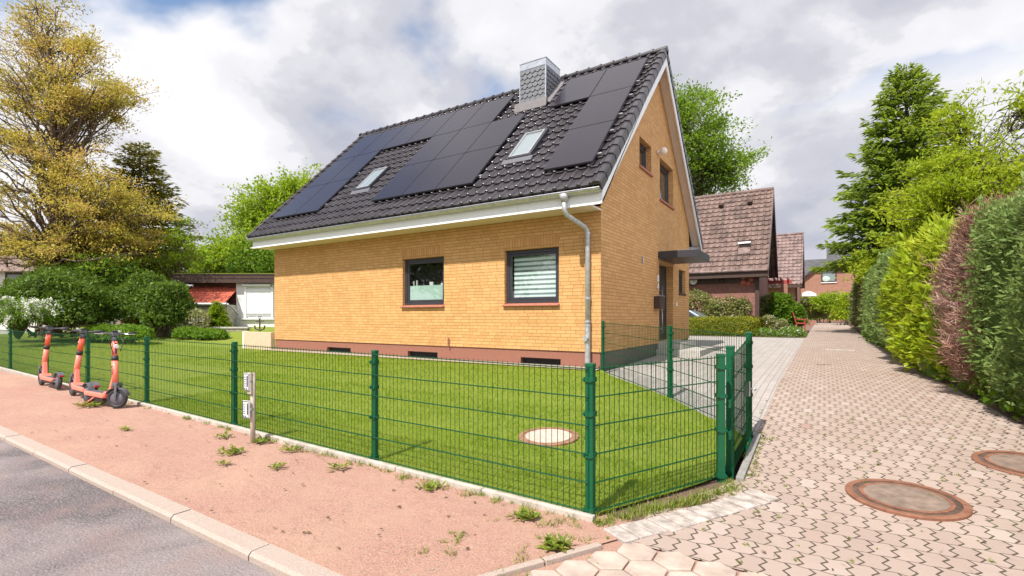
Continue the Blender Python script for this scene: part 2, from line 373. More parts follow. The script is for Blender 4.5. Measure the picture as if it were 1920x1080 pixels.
M['lf_fir'] = leafmat('olive_fir_needles', [(.08, .085, .012), (.16, .16, .018), (.31, .27, .035)], .3)
M['lf_thuja'] = leafmat('thuja_scale_leaf', [(.075, .13, .03), (.155, .24, .055), (.29, .36, .12)], .35)
M['lf_thuja2'] = leafmat('brownish_thuja_leaf', [(.24, .15, .09), (.13, .17, .045), (.20, .25, .08)], .25)
M['lf_dead'] = leafmat('dead_brown_conifer', [(.20, .085, .055), (.33, .18, .13), (.46, .33, .29)], .1)
M['lf_laurel'] = leafmat('yellow_green_laurel', [(.10, .20, .008), (.27, .37, .012), (.47, .52, .05)], .4, .4)
M['lf_box'] = leafmat('box_hedge_leaf', [(.075, .11, .008), (.17, .20, .012), (.34, .31, .025)], .3)
M['lf_rose'] = leafmat('rose_leaf_and_buds', [(.07, .12, .014), (.15, .22, .03), (.27, .30, .09), (.55, .40, .32)], .35)
M['petal'] = leafmat('white_petals', [(.55, .58, .42), (.78, .78, .70), (.85, .85, .82)], .3)
M['lf_litter'] = leafmat('dry_litter', [(.05, .03, .018), (.12, .07, .035), (.22, .14, .06)], .1)
M['lf_weed'] = leafmat('weed_leaf', [(.08, .14, .01), (.15, .22, .02), (.28, .27, .05)], .3)

# ================================================================ ground
def sheet(name, poly_rows, mat, kind='structure'):
    # poly_rows: list of rows, each a list of (x, y, z) of equal length
    n = len(poly_rows[0]); mb = MB()
    mb.add([p for r in poly_rows for p in r], [(i*n+k, i*n+k+1, (i+1)*n+k+1, (i+1)*n+k) for i in range(len(poly_rows)-1) for k in range(n-1)])
    return mb.build(name, mat, kind=kind)
xs = [-400, -120, -60] + list(np.linspace(-40, -1.5, 40)) + [5, 20, 60, 150, 400]
sheet('ground', [[(x, y, -.25) for x in (-700, -30, 30, 700)] for y in (-500, -30, 40, 700)], M['soil'])
def at_curb(x): return sw(x)
sheet('road', [[(x, y, at_curb(x)-.048) for x in xs] for y in (-12, -5, 0, 1.75)], M['asphalt'])
# kerb: stones of one metre
mb = MB(); x = 6.0; rng = random.Random(5)
while x > -46:
    x2 = x-1.0; g = .006; j = rng.uniform(-.004, .004)
    za, zb = sw(x)+j+.004, sw(x2)+j+.004
    y0, y1, ch = 1.72, 1.86, .02
    def ring(xx, z): return [(xx, y0, z-.3), (xx, y0, z-ch), (xx, y0+ch, z), (xx, y1, z), (xx, y1, z-.3)]
    mb.hexa(ring(x-g, za), ring(x2+g, zb)); x = x2
mb.build('kerb', M['kerb'], kind='structure')
# red grit pavement, its right edge follows the slanting edging strip
def edge_x(y): return -1.88+(y-1.86)*(.66/1.2)
rows = []
for y in np.linspace(1.855, 3.5, 12):
    ex = edge_x(y)
    rows.append([(min(x, ex), y, sw(x)+.012*math.sin(x*1.7+y*3)*math.sin(y*2.1+x*.6)*(1 if -20 < x else 0)-.006) for x in sorted([-400, -120, -60]+list(np.linspace(-40, -2.2, 70)))]+[(ex, y, 0)])
sheet('pavement', rows, M['grit'])
mb = MB()
p0, p1 = (edge_x(1.87), 1.87), (edge_x(3.02), 3.02)
n = 3
for i in range(n):
    a = [p0[k]+(p1[k]-p0[k])*(i/n+.004) for k in (0, 1)]; b = [p0[k]+(p1[k]-p0[k])*((i+1)/n-.004) for k in (0, 1)]
    w = .05; nx, ny = .876*w, -.482*w
    mb.prism([(a[0], a[1]), (b[0], b[1]), (b[0]+nx, b[1]+ny), (a[0]+nx, a[1]+ny)], -.2, .022)
mb.build('edging', M['kerb'], kind='structure', bevel=.006)
# hexagonal slabs of the crossing
hx = MB(); bed = MB(); rng = random.Random(3)
s = .133; th = math.radians(31)
ca, sa = math.cos(th), math.sin(th)
for i in range(-30, 31):
    for j in range(-30, 31):
        lx = 1.5*s*i; ly = math.sqrt(3)*s*(j+.5*(i % 2))
        cx, cy = 1.2+lx*ca-ly*sa, 2.5+lx*sa+ly*ca
        if cx < edge_x(cy)+.16 or cx > 7 or cy < 1.95 or cy > 3.17: continue
        q = [(cx+(s-.007)*math.cos(th+k*math.pi/3), cy+(s-.007)*math.sin(th+k*math.pi/3)) for k in range(6)]
        z = rng.uniform(0, .007)+.001
        hx.prism(q, -.05, z)
hx.build('hexagonal_paving', M['hexslab'], kind='structure', bevel=.006)
sheet('paving_bed', [[(x, y, -.012) for x in (-1.95, 0, 8)] for y in (1.86, 2.4, 3.4)], M['grit'])
# driveway
def dright(y): return float(np.interp(y, [3, 6, 7.5, 11, 22, 60], [2.6, 2.1, 1.95, 1.66, 1.42, 1.5]))
rows = []
for y in [3.16, 3.4, 3.8, 4.2, 4.5, 4.8, 5.2, 5.6, 6.0, 6.6]+list(np.linspace(7.2, 58, 60)):
    xl = -.66 if y > 4.75 else -.66-(4.75-y)*.42/.8 if y > 3.95 else -1.10-(3.95-y)*.05
    rows.append([(xl+(dright(y)+(5 if y < 4.2 else 0)-xl)*k/8, y, dz(y)) for k in range(9)])
sheet('driveway', rows, M['paver'])
# forecourt between fence, house gable and driveway
rows = []
for y in [6.22]+list(np.linspace(6.8, 23.6, 30)):
    xl = -.74-(y-6.2)*(3.05/3.35) if y < 9.55 else -3.86
    if y > 17.5: xl = -9
    rows.append([(xl+(-.98-xl)*k/6, y, dz(y)+.002) for k in range(7)])
sheet('forecourt', rows, M['forecourt'])
sheet('paving_border', [[(x, y, dz(y)+.004) for x in (-.98, -.66)] for y in [6.2]+list(np.linspace(6.8, 23.6, 30))], M['border'])
# whitish slabs along the slanting fence
mb = MB(); a = Vector((-1.30, 3.235)); b = Vector((-.50, 4.62)); dd = (b-a).normalized(); nn = Vector((dd.y, -dd.x)); L = (b-a).length; k = 12; rng = random.Random(8)
for i in range(k):
    p = a+dd*(L*i/k+.008); q = a+dd*(L*(i+1)/k-.008); w = .235+rng.uniform(-.012, .012)
    z = .007+rng.uniform(0, .008)
    mb.prism([p[:], q[:], (q+nn*w)[:], (p+nn*w)[:]], -.1, z+dz((p.y+q.y)/2))
mb.build('edge_slabs', M['chalk'], kind='structure', bevel=.006)
# soil strips: along the slanting fence, along the hedges, round the back
sheet('soil_strip', [[(-1.72, 3.42, -.002), (-.98, 4.9, .004)], [(-1.45, 3.16, -.004), (-.55, 4.86, .006)], [(-1.30, 3.14, -.006), (-.45, 4.70, .004)]], M['soil'])
rows = [[(dright(y)-.06, y, dz(y)-.012), (dright(y)+.25, y, dz(y)+.03), (9, y, dz(y)+.05)] for y in [2.8, 4.5, 6, 7.5, 9, 11, 14, 18, 22, 30, 40, 58]]
sheet('hedge_bed', rows, M['soil'])
sheet('garden_bed', [[(x, y, dz(y)+.015) for x in (-12, -4, -2, -.72)] for y in (23.6, 25, 29.5)], M['soil'])
sheet('back_yard', [[(x, y, lawn_z(x, y)-.02) for x in (-40, -30, -22, -19, -16, -15, -3.9)] for y in (17.2, 20, 30, 60)], M['lawn'])
# lawn
def fence_y(x): return 3.4+.015*(-x-1.46)
def xr(y): return float(np.interp(y, [3.4, 4.75, 6.15, 7.72, 9.5], [-1.45, -.80, -.76, -2.02, -3.82]))
rows = []
for t in np.linspace(0, 1, 22):
    x1 = xr(3.4+6.1*t); r = []
    for x in list(np.linspace(-44, -17, 16))+list(np.linspace(-16, x1, 44)):
        y = fence_y(x)+(9.5-fence_y(x))*t; r.append((x, y, lawn_z(x, y)))
    rows.append(r)
sheet('lawn_base', rows, M['lawn'])
sheet('side_lawn', [[(x, y, lawn_z(x, y)) for x in np.linspace(-44, -15.2, 24)] for y in np.linspace(9.5, 17.3, 10)], M['lawn'])
# pebble strip along the house
sheet('pebble_strip', [[(x, y, z+.01) for x in np.linspace(-15.4, -3.84, 12)] for y, z in ((9.22, .405), (9.6, .42))], M['pebble'])
# fence edging (concrete strip under the fence)
mb = MB(); x = -1.40
while x > -44:
    x2 = x-1.0
    for (xx, yy) in ((x, x2),):
        mb.hexa([(x-.004, fence_y(x)-.085, -.2), (x-.004, fence_y(x)-.03, -.2), (x-.004, fence_y(x)-.03, sw(x)+.045), (x-.004, fence_y(x)-.085, sw(x)+.045)],
                [(x2+.004, fence_y(x2)-.085, -.2), (x2+.004, fence_y(x2)-.03, -.2), (x2+.004, fence_y(x2)-.03, sw(x2)+.045), (x2+.004, fence_y(x2)-.085, sw(x2)+.045)])
    x = x2
mb.build('lawn_edging', M['concrete_lt'], kind='structure', bevel=.008)
mb = MB()
mb.hexa([(-.665, 4.78, -.1), (-.60, 4.78, -.1), (-.60, 4.78, dz(4.78)+.035), (-.665, 4.78, dz(4.78)+.035)], [(-.665, 6.2, -.1), (-.60, 6.2, -.1), (-.60, 6.2, dz(6.2)+.035), (-.665, 6.2, dz(6.2)+.035)])
mb.build('gate_edging', M['drain_grey'], kind='structure', bevel=.006)
# ================================================================ the yellow brick house
HX0, HX1, HY0, HY1 = -15.24, -3.886, 9.6, 17.44
EV, RG = 8.85, 13.52                          # eave and ridge lines in Y
ZE, ZR = 3.98, 8.66
TH = math.atan2(ZR-ZE, RG-EV); ct, st = math.cos(TH), math.sin(TH)
house = thing('yellow_house', 'yellow brick house with black tiled roof full of solar panels', 'house', (-9.5, 13.5, .4))
def hp(mb, name, mat, parent=None, **kw):
    o = mb.build(name, mat, None, **kw)
    if parent is None: world_part(o, house)
    else:
        o.parent = parent
    return o
def clip(poly, a, b, c):                      # keep a*x+b*y+c >= 0
    out = []
    for i in range(len(poly)):
        p, q = poly[i], poly[(i+1) % len(poly)]
        dp, dq = a*p[0]+b*p[1]+c, a*q[0]+b*q[1]+c
        if dp >= 0: out.append(p)
        if dp*dq < 0:
            t = dp/(dp-dq); out.append((p[0]+(q[0]-p[0])*t, p[1]+(q[1]-p[1])*t))
    return out
def holed_wall(u0, u1, z0, z1, holes, to3, planes=(), depth=.13):
    us = sorted({u0, u1, *[h[0] for h in holes], *[h[1] for h in holes]}); zs = sorted({z0, z1, *[h[2] for h in holes], *[h[3] for h in holes]})
    mb = MB()
    for i in range(len(us)-1):
        for j in range(len(zs)-1):
            cu, cz = (us[i]+us[i+1])/2, (zs[j]+zs[j+1])/2
            if any(h[0] < cu < h[1] and h[2] < cz < h[3] for h in holes): continue
            p = [(us[i], zs[j]), (us[i+1], zs[j]), (us[i+1], zs[j+1]), (us[i], zs[j+1])]
            for pl in planes: p = clip(p, *pl) if len(p) > 2 else []
            if len(p) > 2: mb.quad(*[to3(u, z, 0) for u, z in p])
    for h in holes:
        d = h[4] if len(h) > 4 else depth
        a, b, c, e = (h[0], h[2]), (h[1], h[2]), (h[1], h[3]), (h[0], h[3])
        for p, q in ((a, b), (b, c), (c, e), (e, a)):
            mb.quad(to3(*p, 0), to3(*q, 0), to3(*q, d), to3(*p, d))
    return mb
W1 = (-6.25, -4.85, 1.76, 3.0); W2 = (-9.48, -8.06, 1.76, 3.0)
front = holed_wall(HX0, HX1, .745, 3.76, [W1, W2], lambda u, z, d: (u, HY0+d, z))
G1 = (12.11, 13.10, 5.22, 5.98, .2); G2 = (13.91, 15.35, 4.75, 5.93, .2); G3 = (16.04, 16.92, 2.2, 2.98, .16); GD = (13.85, 15.35, .80, 3.0, .30)
k = (ZR-ZE)/(RG-EV)
roofz = lambda y: ZE-.16+k*(y-EV)
gable = holed_wall(HY0, HY1, .745, 8.6, [G1, G2, G3, GD], lambda u, z, d: (HX1-d, u, z),
                   planes=[(k, -1, ZE-.20-k*EV), (-k, -1, ZE-.20+k*(2*RG-EV))])
for m_ in (front, gable): pass
wall = MB(); wall.add(front.v, front.f); wall.add(gable.v, gable.f)
wall.quad((HX0, HY0, .745), (HX0, HY1, .745), (HX0, HY1, roofz(HY0)), (HX0, RG, ZR-.2), (HX0, HY0, roofz(HY0)))
wall.quad((HX0, HY1, .745), (HX1, HY1, .745), (HX1, HY1, 3.76), (HX0, HY1, 3.76))
hp(wall, 'wall', M['yellow'])
for w in (W1, W2):
    hp(MB().box((w[0]-.02, HY0-.006, w[3]+.004), (w[1]+.0, HY0+.02, w[3]+.255)), 'lintel', M['soldier'])
# plinth with cellar window openings
cel = [(-12.61, -11.56, .40, .575, .16), (-9.32, -8.29, .40, .575, .16), (-5.83, -4.82, .40, .565, .16)]
pl = holed_wall(HX0+.03, HX1-.03, .2, .742, cel, lambda u, z, d: (u, HY0+.025+d, z))
pl.quad((HX0+.03, HY0+.025, .742), (HX1-.03, HY0+.025, .742), (HX1-.03, HY0+.1, .742), (HX0+.03, HY0+.1, .742))
hp(pl, 'plinth', M['plinth'])
pg = MB().box((HX1-.2, HY0+.03, .2), (HX1-.02, HY1-.03, .742)); hp(pg, 'plinth', M['plinth_grey'])['label'] = 'grey painted plinth under the gable wall, shade put into its colour'
hp(MB().box((HX0+.03, HY0+.2, .2), (HX0+.2, HY1-.03, .742)), 'plinth', M['plinth'])
for c in cel:
    fr = MB(); y = HY0+.12
    fr.box((c[0], y, c[2]), (c[1], y+.06, c[2]+.03)).box((c[0], y, c[3]-.03), (c[1], y+.06, c[3])).box((c[0], y, c[2]+.03), (c[0]+.04, y+.06, c[3]-.03)).box((c[1]-.04, y, c[2]+.03), (c[1], y+.06, c[3]-.03))
    fo = hp(fr, 'cellar_window', M['anthracite'])
    hp(MB().box((c[0]+.04, y+.03, c[2]+.03), (c[1]-.04, y+.05, c[3]-.03)), 'pane', M['dark'], fo)
# ---- front windows
def frame_boxes(mb, u0, u1, z0, z1, t, d0, d1, to3b):
    for a in (((u0, z0), (u1, z0+t)), ((u0, z1-t), (u1, z1)), ((u0, z0+t), (u0+t, z1-t)), ((u1-t, z0+t), (u1, z1-t))):
        p, q = to3b(a[0][0], a[0][1], d0), to3b(a[1][0], a[1][1], d1); mb.box(p, q)
    return mb
toF = lambda u, z, d: (u, HY0+d, z); toG = lambda u, z, d: (HX1-d, u, z)
def window(w, to, kind, sign=1, dep=.09):
    u0, u1, z0, z1 = w[:4]
    root = hp(frame_boxes(MB(), u0+.004, u1-.004, z0+.03, z1-.004, .07, dep, dep+.07, to), 'window', M['anthracite'], bevel=.006)
    hp(frame_boxes(MB(), u0+.074, u1-.074, z0+.1, z1-.074, .06, dep+.018, dep+.075, to), 'sash', M['anthracite'], root, bevel=.008)
    a, b, c, d = u0+.13, u1-.13, z0+.155, z1-.13
    hp(MB().box(to(a-.005, c-.005, dep+.04), to(b+.005, d+.005, dep+.052)), 'pane', M['glass'], root)
    if kind == 'zebra':
        lt, dk = MB(), MB(); n = 9; hh = (d-c)/n
        for i in range(n):
            zt = d-hh*i
            dk.box(to(a+.012, zt-.045, dep+.115), to(b-.0, zt, dep+.12)); lt.box(to(a+.012, zt-hh, dep+.11), to(b-.0, zt-.045, dep+.125))
        bl = hp(lt, 'blind', M['blind'], root); hp(dk, 'blind', M['blind_dark'], root)
    if kind == 'frost':
        hp(MB().box(to(a+.0, c, dep+.056), to(b, c+(d-c)*.40, dep+.06)), 'frosted_film', M['frost'], root)
        for (uu, w_, h_) in ((.06, .025, .13), (.15, .03, .15), (.55, .12, .09), (.88, .10, .05)):
            x = a+(b-a)*uu; hp(MB().box(to(x, c+(d-c)*.40, dep+.11), to(x+w_, c+(d-c)*.40+h_, dep+.15)), 'window_ornament', M['offwhite'], root)
    if kind == 'slats':
        mb = MB(); n = int((d-c)/.06)
        for i in range(n): mb.box(to(a, c+.06*i, dep+.09), to(b, c+.06*i+.05, dep+.095))
        hp(mb, 'blind', M['scoot_grey'], root)
    # dark room behind
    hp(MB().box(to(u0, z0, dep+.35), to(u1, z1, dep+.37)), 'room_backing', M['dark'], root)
    return root
for w, kd in ((W1, 'zebra'), (W2, 'frost')):
    r = window(w, toF, kd)
    r['label'] = 'anthracite window with striped pale blind' if kd == 'zebra' else 'anthracite window with frosted lower half'
    mb = MB(); mb.hexa([(w[0]-.03, HY0-.07, w[2]-.045), (w[1]+.02, HY0-.07, w[2]-.045), (w[1]+.02, HY0-.07, w[2]-.01), (w[0]-.03, HY0-.07, w[2]-.01)],
                       [(w[0]-.03, HY0+.1, w[2]-.02), (w[1]+.02, HY0+.1, w[2]-.02), (w[1]+.02, HY0+.1, w[2]+.028), (w[0]-.03, HY0+.1, w[2]+.028)])
    hp(mb, 'sill', M['sill'], r, bevel=.008)
for w in (G1, G2):
    r = window(w, toG, 'slats', dep=.14)
    hp(MB().box((HX1+.05, w[0]-.03, w[2]-.035), (HX1-.14, w[1]+.04, w[2]+.02)), 'sill', M['sill'], r, bevel=.006)
r = window(G3, toG, 'slats', dep=.10); hp(MB().box((HX1+.03, G3[0]-.02, G3[2]-.03), (HX1-.1, G3[1]+.02, G3[2]+.02)), 'sill', M['brownwood'], r)
# ---- door
dr = hp(frame_boxes(MB(), 13.855, 15.345, .80, 2.995, .07, .20, .28, toG), 'door', M['anthracite'], bevel=.006)
hp(MB().box(toG(14.55, .87, .215), toG(15.275, 2.925, .265)), 'door_leaf', M['anthracite'], dr)
hp(MB().box(toG(13.93, .87, .235), toG(14.53, 2.925, .25)), 'side_light', M['glass'], dr)
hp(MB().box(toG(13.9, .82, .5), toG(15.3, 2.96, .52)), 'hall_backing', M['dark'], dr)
hb = MB().tube([toG(14.66, .98, .14), toG(14.66, 2.38, .14)], .018, 10)
for z in (1.12, 1.68, 2.25): hb.tube([toG(14.66, z, .14), toG(14.66, z, .22)], .012, 8)
hp(hb, 'handle', M['steel'], dr, smooth=True)
st_ = MB().box((HX1-.02, 13.6, .35), (-2.75, 15.9, dz(14.5)+.15)); st_.box((HX1-.02, 13.75, dz(14.5)+.152), (-3.25, 15.5, .78))
hp(st_, 'door_step', M['concrete'], bevel=.01)
cb = MB().box((HX1+.003, 13.75, 3.08), (-2.85, 15.42, 3.285)); hp(cb, 'door_canopy', M['anthracite'], bevel=.008)
mbx = MB().box((HX1+.002, 13.33, 1.70), (HX1+.17, 13.73, 2.03)); mo = hp(mbx, 'mailbox', M['brownwood'], bevel=.01); hp(MB().box((HX1+.01, 13.732, 1.70), (HX1+.165, 13.745, 2.03)), 'mailbox_side', M['alu'], mo)
hp(MB().box((HX1+.002, 13.325, 2.035), (HX1+.19, 13.74, 2.05)), 'mailbox_lid', M['alu'], mo)
for ch, z in (('8', 2.52), ('4', 2.29)):
    me = text_mesh(ch, .27, .012); me.transform(Matrix.Translation((HX1+.025, 13.66, z)) @ Matrix.Rotation(math.pi/2, 4, 'Z') @ Matrix.Rotation(math.pi/2, 4, 'X'))
    world_part(link(me, 'house_number', M['signwhite']), house)
hp(MB().box((HX1+.001, 15.69, 1.80), (HX1+.03, 15.79, 1.92)), 'doorbell', M['signwhite'], bevel=.004)
lm = MB().sphere((HX1+.16, 13.72, 6.02), .10, 18, 12); lo = hp(lm, 'wall_lamp', M['lampglass'], smooth=True); hp(MB().tube([(HX1, 13.72, 6.02), (HX1+.06, 13.72, 6.02)], .05, 12), 'lamp_base', M['white'], lo)
hp(MB().tube([(HX1, 12.28, 2.98), (HX1+.05, 12.28, 2.98), (HX1+.05, 12.28, 2.82), (HX1, 12.28, 2.82)], .012, 6).box((HX1, 12.31, 2.84), (HX1+.03, 12.38, 2.98)), 'wall_bracket', M['zinc'])
hp(MB().tube([(-7.89, HY0-.04, .74), (-7.89, HY0-.04, .97)], .018, 8), 'vent_pipe', M['sill'])
# ---- eaves
OX0, OX1, FYv = -15.45, -3.60, 8.97
hp(MB().box((OX0, FYv+.03, 3.665), (HX1, HY0, 3.70)), 'soffit', M['cream']); hp(MB().box((HX0, HY1, 3.665), (OX1-.03, 2*RG-FYv-.03, 3.70)), 'soffit', M['cream'])
fa = MB()
xs_ = [OX0, -13.2, -9.3, -5.5, OX1-.032]
for i in range(4): fa.box((xs_[i]+(.003 if i else 0), FYv, 3.655), (xs_[i+1]-(.0 if i == 3 else -.003 if False else .003), FYv+.028, 3.93))
hp(MB().box((OX0, 2*RG-FYv-.028, 3.655), (OX1-.032, 2*RG-FYv, 3.93)), 'fascia', M['white'])
hp(fa, 'fascia', M['white'])
# rake boards: outer board and its underside
def rake(x0, x1, drop0, drop1, yA, yB):
    mb = MB()
    for sgn in (1, -1):
        Y = lambda y: y if sgn > 0 else 2*RG-y
        zt = lambda y: ZE+k*(y-EV)
        ring = lambda x: [(x, Y(yA), zt(yA)-drop1), (x, Y(yA), zt(yA)-drop0), (x, Y(yB), zt(yB)-drop0), (x, Y(yB), zt(yB)-drop1)]
        mb.hexa(ring(x0), ring(x1))
    return mb
for xo, xi in ((OX1, OX1-.03), (OX0, OX0+.03)):
    mb = MB()
    for sgn in (1, -1):
        Y = lambda y: y if sgn > 0 else 2*RG-y
        zt = lambda y: ZE+k*(y-EV)
        pr = [(Y(FYv), 3.655), (Y(FYv), zt(FYv)-.03), (RG, ZR-.03), (RG, ZR-.42), (Y(EV+(3.655+.39-ZE)/k), 3.655)]
        mb.hexa([(xo, *p) for p in pr], [(xi, *p) for p in pr])
    hp(mb, 'bargeboard', M['white'])
hp(rake(OX1-.031, HX1-.02, .17, .22, FYv+.06, RG), 'rake_soffit', M['cream'])
# ---- roof: deck, tiles, verge, ridge
def R3(u, v, w, back=False):
    y = EV+v*ct-w*st; z = ZE+v*st+w*ct
    return (u, 2*RG-y if back else y, z)
hp(rake(OX0+.03, OX1-.031, .06, .165, FYv-.03, RG-.02), 'roof_deck', M['brownwood'])
def tile_field(u0, u1, L, nt, nr, P, seed=1, roll=.046, lip=.042):
    prof = [(0, 0), (.10, .0), (.55, .0), (.62, .35), (.70, .8), (.79, 1), (.88, .8), (.95, .35), (1.0, 0)]
    tw = (u1-u0)/nt; g = L/nr; mb = MB(); rg = random.Random(seed)
    us = []; hs = []
    for i in range(nt):
        for j, (a, h) in enumerate(prof[:-1] if i < nt-1 else prof): us.append(u0+(i+a)*tw); hs.append(h*roll)
    n = len(us)
    for r in range(nr):
        v0, v1 = r*g, (r+1)*g+.05
        vs = [P(u, v0, -.02+h) for u, h in zip(us, hs)]+[P(u, v0, lip+h*1.0) for u, h in zip(us, hs)]+[P(u, v0+.012, lip+.006+h) for u, h in zip(us, hs)]+[P(u, v1, h-.004) for u, h in zip(us, hs)]
        fs = [(b*n+i, b*n+i+1, (b+1)*n+i+1, (b+1)*n+i) for b in range(3) for i in range(n-1)]
        mb.add(vs, fs)
    return mb
LR = (ZR-ZE)/st
tf = tile_field(OX0+.02, OX1-.12, LR, 45, 19, lambda u, v, w: R3(u, v, w))
ro = hp(tf, 'roof', M['tile'])
tb = tile_field(OX0+.02, OX1-.12, LR, 45, 19, lambda u, v, w: R3(u, v, w, True)); hp(tb, 'roof', M['tile'])
def verge(mb, back, x0, x1):
    g = LR/19
    for r in range(19):
        v0, v1 = r*g-.01, (r+1)*g+.03
        def q(v, lift): return [R3(x0, v, .0+lift, back), R3(x0, v, .055+lift, back), R3(x0+(x1-x0)*.35, v, .085+lift, back), R3(x1-(x1-x0)*.12, v, .065+lift, back), R3(x1, v, .03+lift, back), R3(x1, v, -.12+lift*.5, back), R3(x1-(x1-x0)*.12, v, -.12+lift*.5, back), R3(x1-(x1-x0)*.14, v, .0+lift, back)]
        mb.hexa(q(v0, .03), q(v1, 0.0))
for bk_, xa_, xb_ in ((False, OX1-.15, OX1+.025), (True, OX1-.15, OX1+.025), (False, OX0+.12, OX0-.025), (True, OX0+.12, OX0-.025)):
    vg = MB(); verge(vg, bk_, xa_, xb_); hp(vg, 'verge_tiles', M['tile'], ro)
rt = MB(); x = OX1+.03; i = 0
while x > OX0-.02:
    x2 = max(x-.40, OX0-.03)
    def arc(xx, rr): return [(xx, RG+rr*math.cos(a), ZR+.005+rr*.8*math.sin(a)) for a in np.linspace(-.35, math.pi+.35, 11)]
    rt.hexa(arc(x, .125), arc(x2-.03, .105)); rt.hexa(arc(x-.36, .142), arc(x-.405, .142)); x -= .375
hp(rt, 'ridge_tiles', M['tile'], ro)
# gutter and downpipe
gm = MB(); gy, gz, gr = 8.885, 3.935, .072
ga = np.linspace(math.pi, 2*math.pi, 9)
outer = [(gy+gr*math.cos(a), gz+gr*math.sin(a)) for a in ga]; inner = [(gy+(gr-.006)*math.cos(a), gz+(gr-.006)*math.sin(a)) for a in ga[::-1]]
gm.hexa([(OX0-.06, *p) for p in outer+inner], [(OX1-.0, *p) for p in outer+inner])
gm.tube([(OX0-.06, gy-gr, gz+.004), (OX1, gy-gr, gz+.004)], .011, 8)
for xe in (OX0-.058, OX1-.004): gm.hexa([(xe, *p) for p in outer], [(xe+.004, *p) for p in outer])
go = hp(gm, 'gutter', M['zinc'])
br = MB(); x = OX1-.4
while x > OX0: br.box((x-.012, gy-gr-.01, gz+.006), (x+.012, gy+gr, gz+.014)); x -= .8
hp(br, 'gutter_bracket', M['zinc'], go)
dp = MB().tube([(-4.37, gy, gz-.03), (-4.37, gy, gz-.10), (-4.37, gy+.0, gz-.19)], [.10, .085, .053], 14)
dp.tube([(-4.37, gy, gz-.18), (-4.37, gy+.005, gz-.33), (-4.355, gy+.05, gz-.42), (-4.19, HY0-.15, 3.34), (-4.155, HY0-.085, 3.26), (-4.15, HY0-.07, 3.14), (-4.15, HY0-.07, .38)], .050, 14)
do = hp(dp, 'downpipe', M['zinc_dull'], smooth=True)
cl = MB()
for z, r in ((1.86, .062), (1.38, .064), (1.30, .064), (3.2, .06)): cl.tube([(-4.15, HY0-.07, z-.02), (-4.15, HY0-.07, z+.02)], r, 14)
cl.tube([(-4.15, HY0-.07, .38), (-4.15, HY0-.07, 1.28)], .058, 14); cl.tube([(-4.15, HY0-.10, 1.03), (-4.17, HY0-.16, 1.03)], .06, 14)
hp(cl, 'pipe_collar', M['zinc_dull'], do)
# ---- chimney clad in scale shaped slates
cx0, cx1, cy0, cy1, cz1 = -7.46, -6.62, 12.29, 13.16, 8.78
M['flash'] = plain('lead_flashing', (.14, .13, .135), .6, .15, 8)
ch = hp(MB().box((cx0+.012, cy0+.012, 6.9), (cx1-.012, cy1-.012, cz1-.02)), 'chimney', M['anthracite'])
def scales(mb, u0, u1, z0, z1, to, nu=5, rh=.135):
    w = (u1-u0)/nu; r = 0; z = z1
    while z > z0:
        for i in range(-1, nu+1):
            c = u0+(i+.5+(.5 if r % 2 else 0))*w
            e_ = .488; pts = [(c-w*e_, z+rh*.5), (c-w*e_, z-rh*.22), (c-w*.26, z-rh*.56), (c+w*.0, z-rh*.63), (c+w*.28, z-rh*.50), (c+w*e_, z-rh*.1), (c+w*e_, z+rh*.5)]
            q = [(min(max(a, u0), u1), max(b, z0)) for a, b in pts]
            if q[3][0]-q[0][0] < 1e-3 and q[-1][0]-q[3][0] < 1e-3: continue
            tilt = lambda b: .004+.024*min(1, max(0, (z+rh*.6-b)/(rh*1.3)))
            qq = [q[0]]
            for e in q[1:]:
                if abs(e[0]-qq[-1][0])+abs(e[1]-qq[-1][1]) > 1e-4: qq.append(e)
            if len(qq) > 2: mb.hexa([to(a, b, 0.0) for a, b in qq], [to(a, b, tilt(b)) for a, b in qq])
        z -= rh; r += 1
sc = MB(); zb = lambda y: ZE+k*(y-EV)
scales(sc, cx0, cx1, 7.38, cz1-.26, lambda u, z, d: (u, cy0+.01-d, z)); hp(sc, 'slate_cladding', M['slate'], ch)
sc = MB(); scales(sc, cy0, cy1, 7.3, cz1-.26, lambda u, z, d: (cx1-.01+d, u, z)); hp(sc, 'slate_cladding', M['slate'], ch)
sc = MB(); scales(sc, cy0, cy1, 7.3, cz1-.26, lambda u, z, d: (cx0+.01-d, u, z)); hp(sc, 'slate_cladding', M['slate'], ch)
cp = MB().box((cx0-.006, cy0-.006, cz1-.20), (cx1+.006, cy1+.006, cz1)); cp.box((cx0-.018, cy0-.018, cz1-.012), (cx1+.018, cy1+.018, cz1+.012))
for xx in (cx0, cx1): cp.box((xx-.016, cy0-.018, 7.4), (xx+.016, cy0+.012, cz1-.201))
cp.box((cx1-.012, cy1-.02, 8.3), (cx1+.018, cy1+.016, cz1-.201))
hp(cp, 'chimney_cap', M['zinc'], ch)
fl = MB(); fl.hexa([R3(cx0-.1, 4.68, .05), R3(cx1+.1, 4.68, .05), R3(cx1+.1, 4.90, .10), R3(cx0-.1, 4.90, .10)], [R3(cx0-.1, 4.68, .065), R3(cx1+.1, 4.68, .065), R3(cx1+.1, 4.90, .22), R3(cx0-.1, 4.90, .22)])
fl.hexa([R3(cx1-.01, 4.9, .0), R3(cx1+.14, 4.9, .0), R3(cx1+.14, 6.2, .0), R3(cx1-.01, 6.2, .0)], [R3(cx1-.01, 4.9, .10), R3(cx1+.14, 4.9, .05), R3(cx1+.14, 6.2, .05), R3(cx1-.01, 6.2, .10)])
hp(fl, 'flashing', M['flash'], ch)
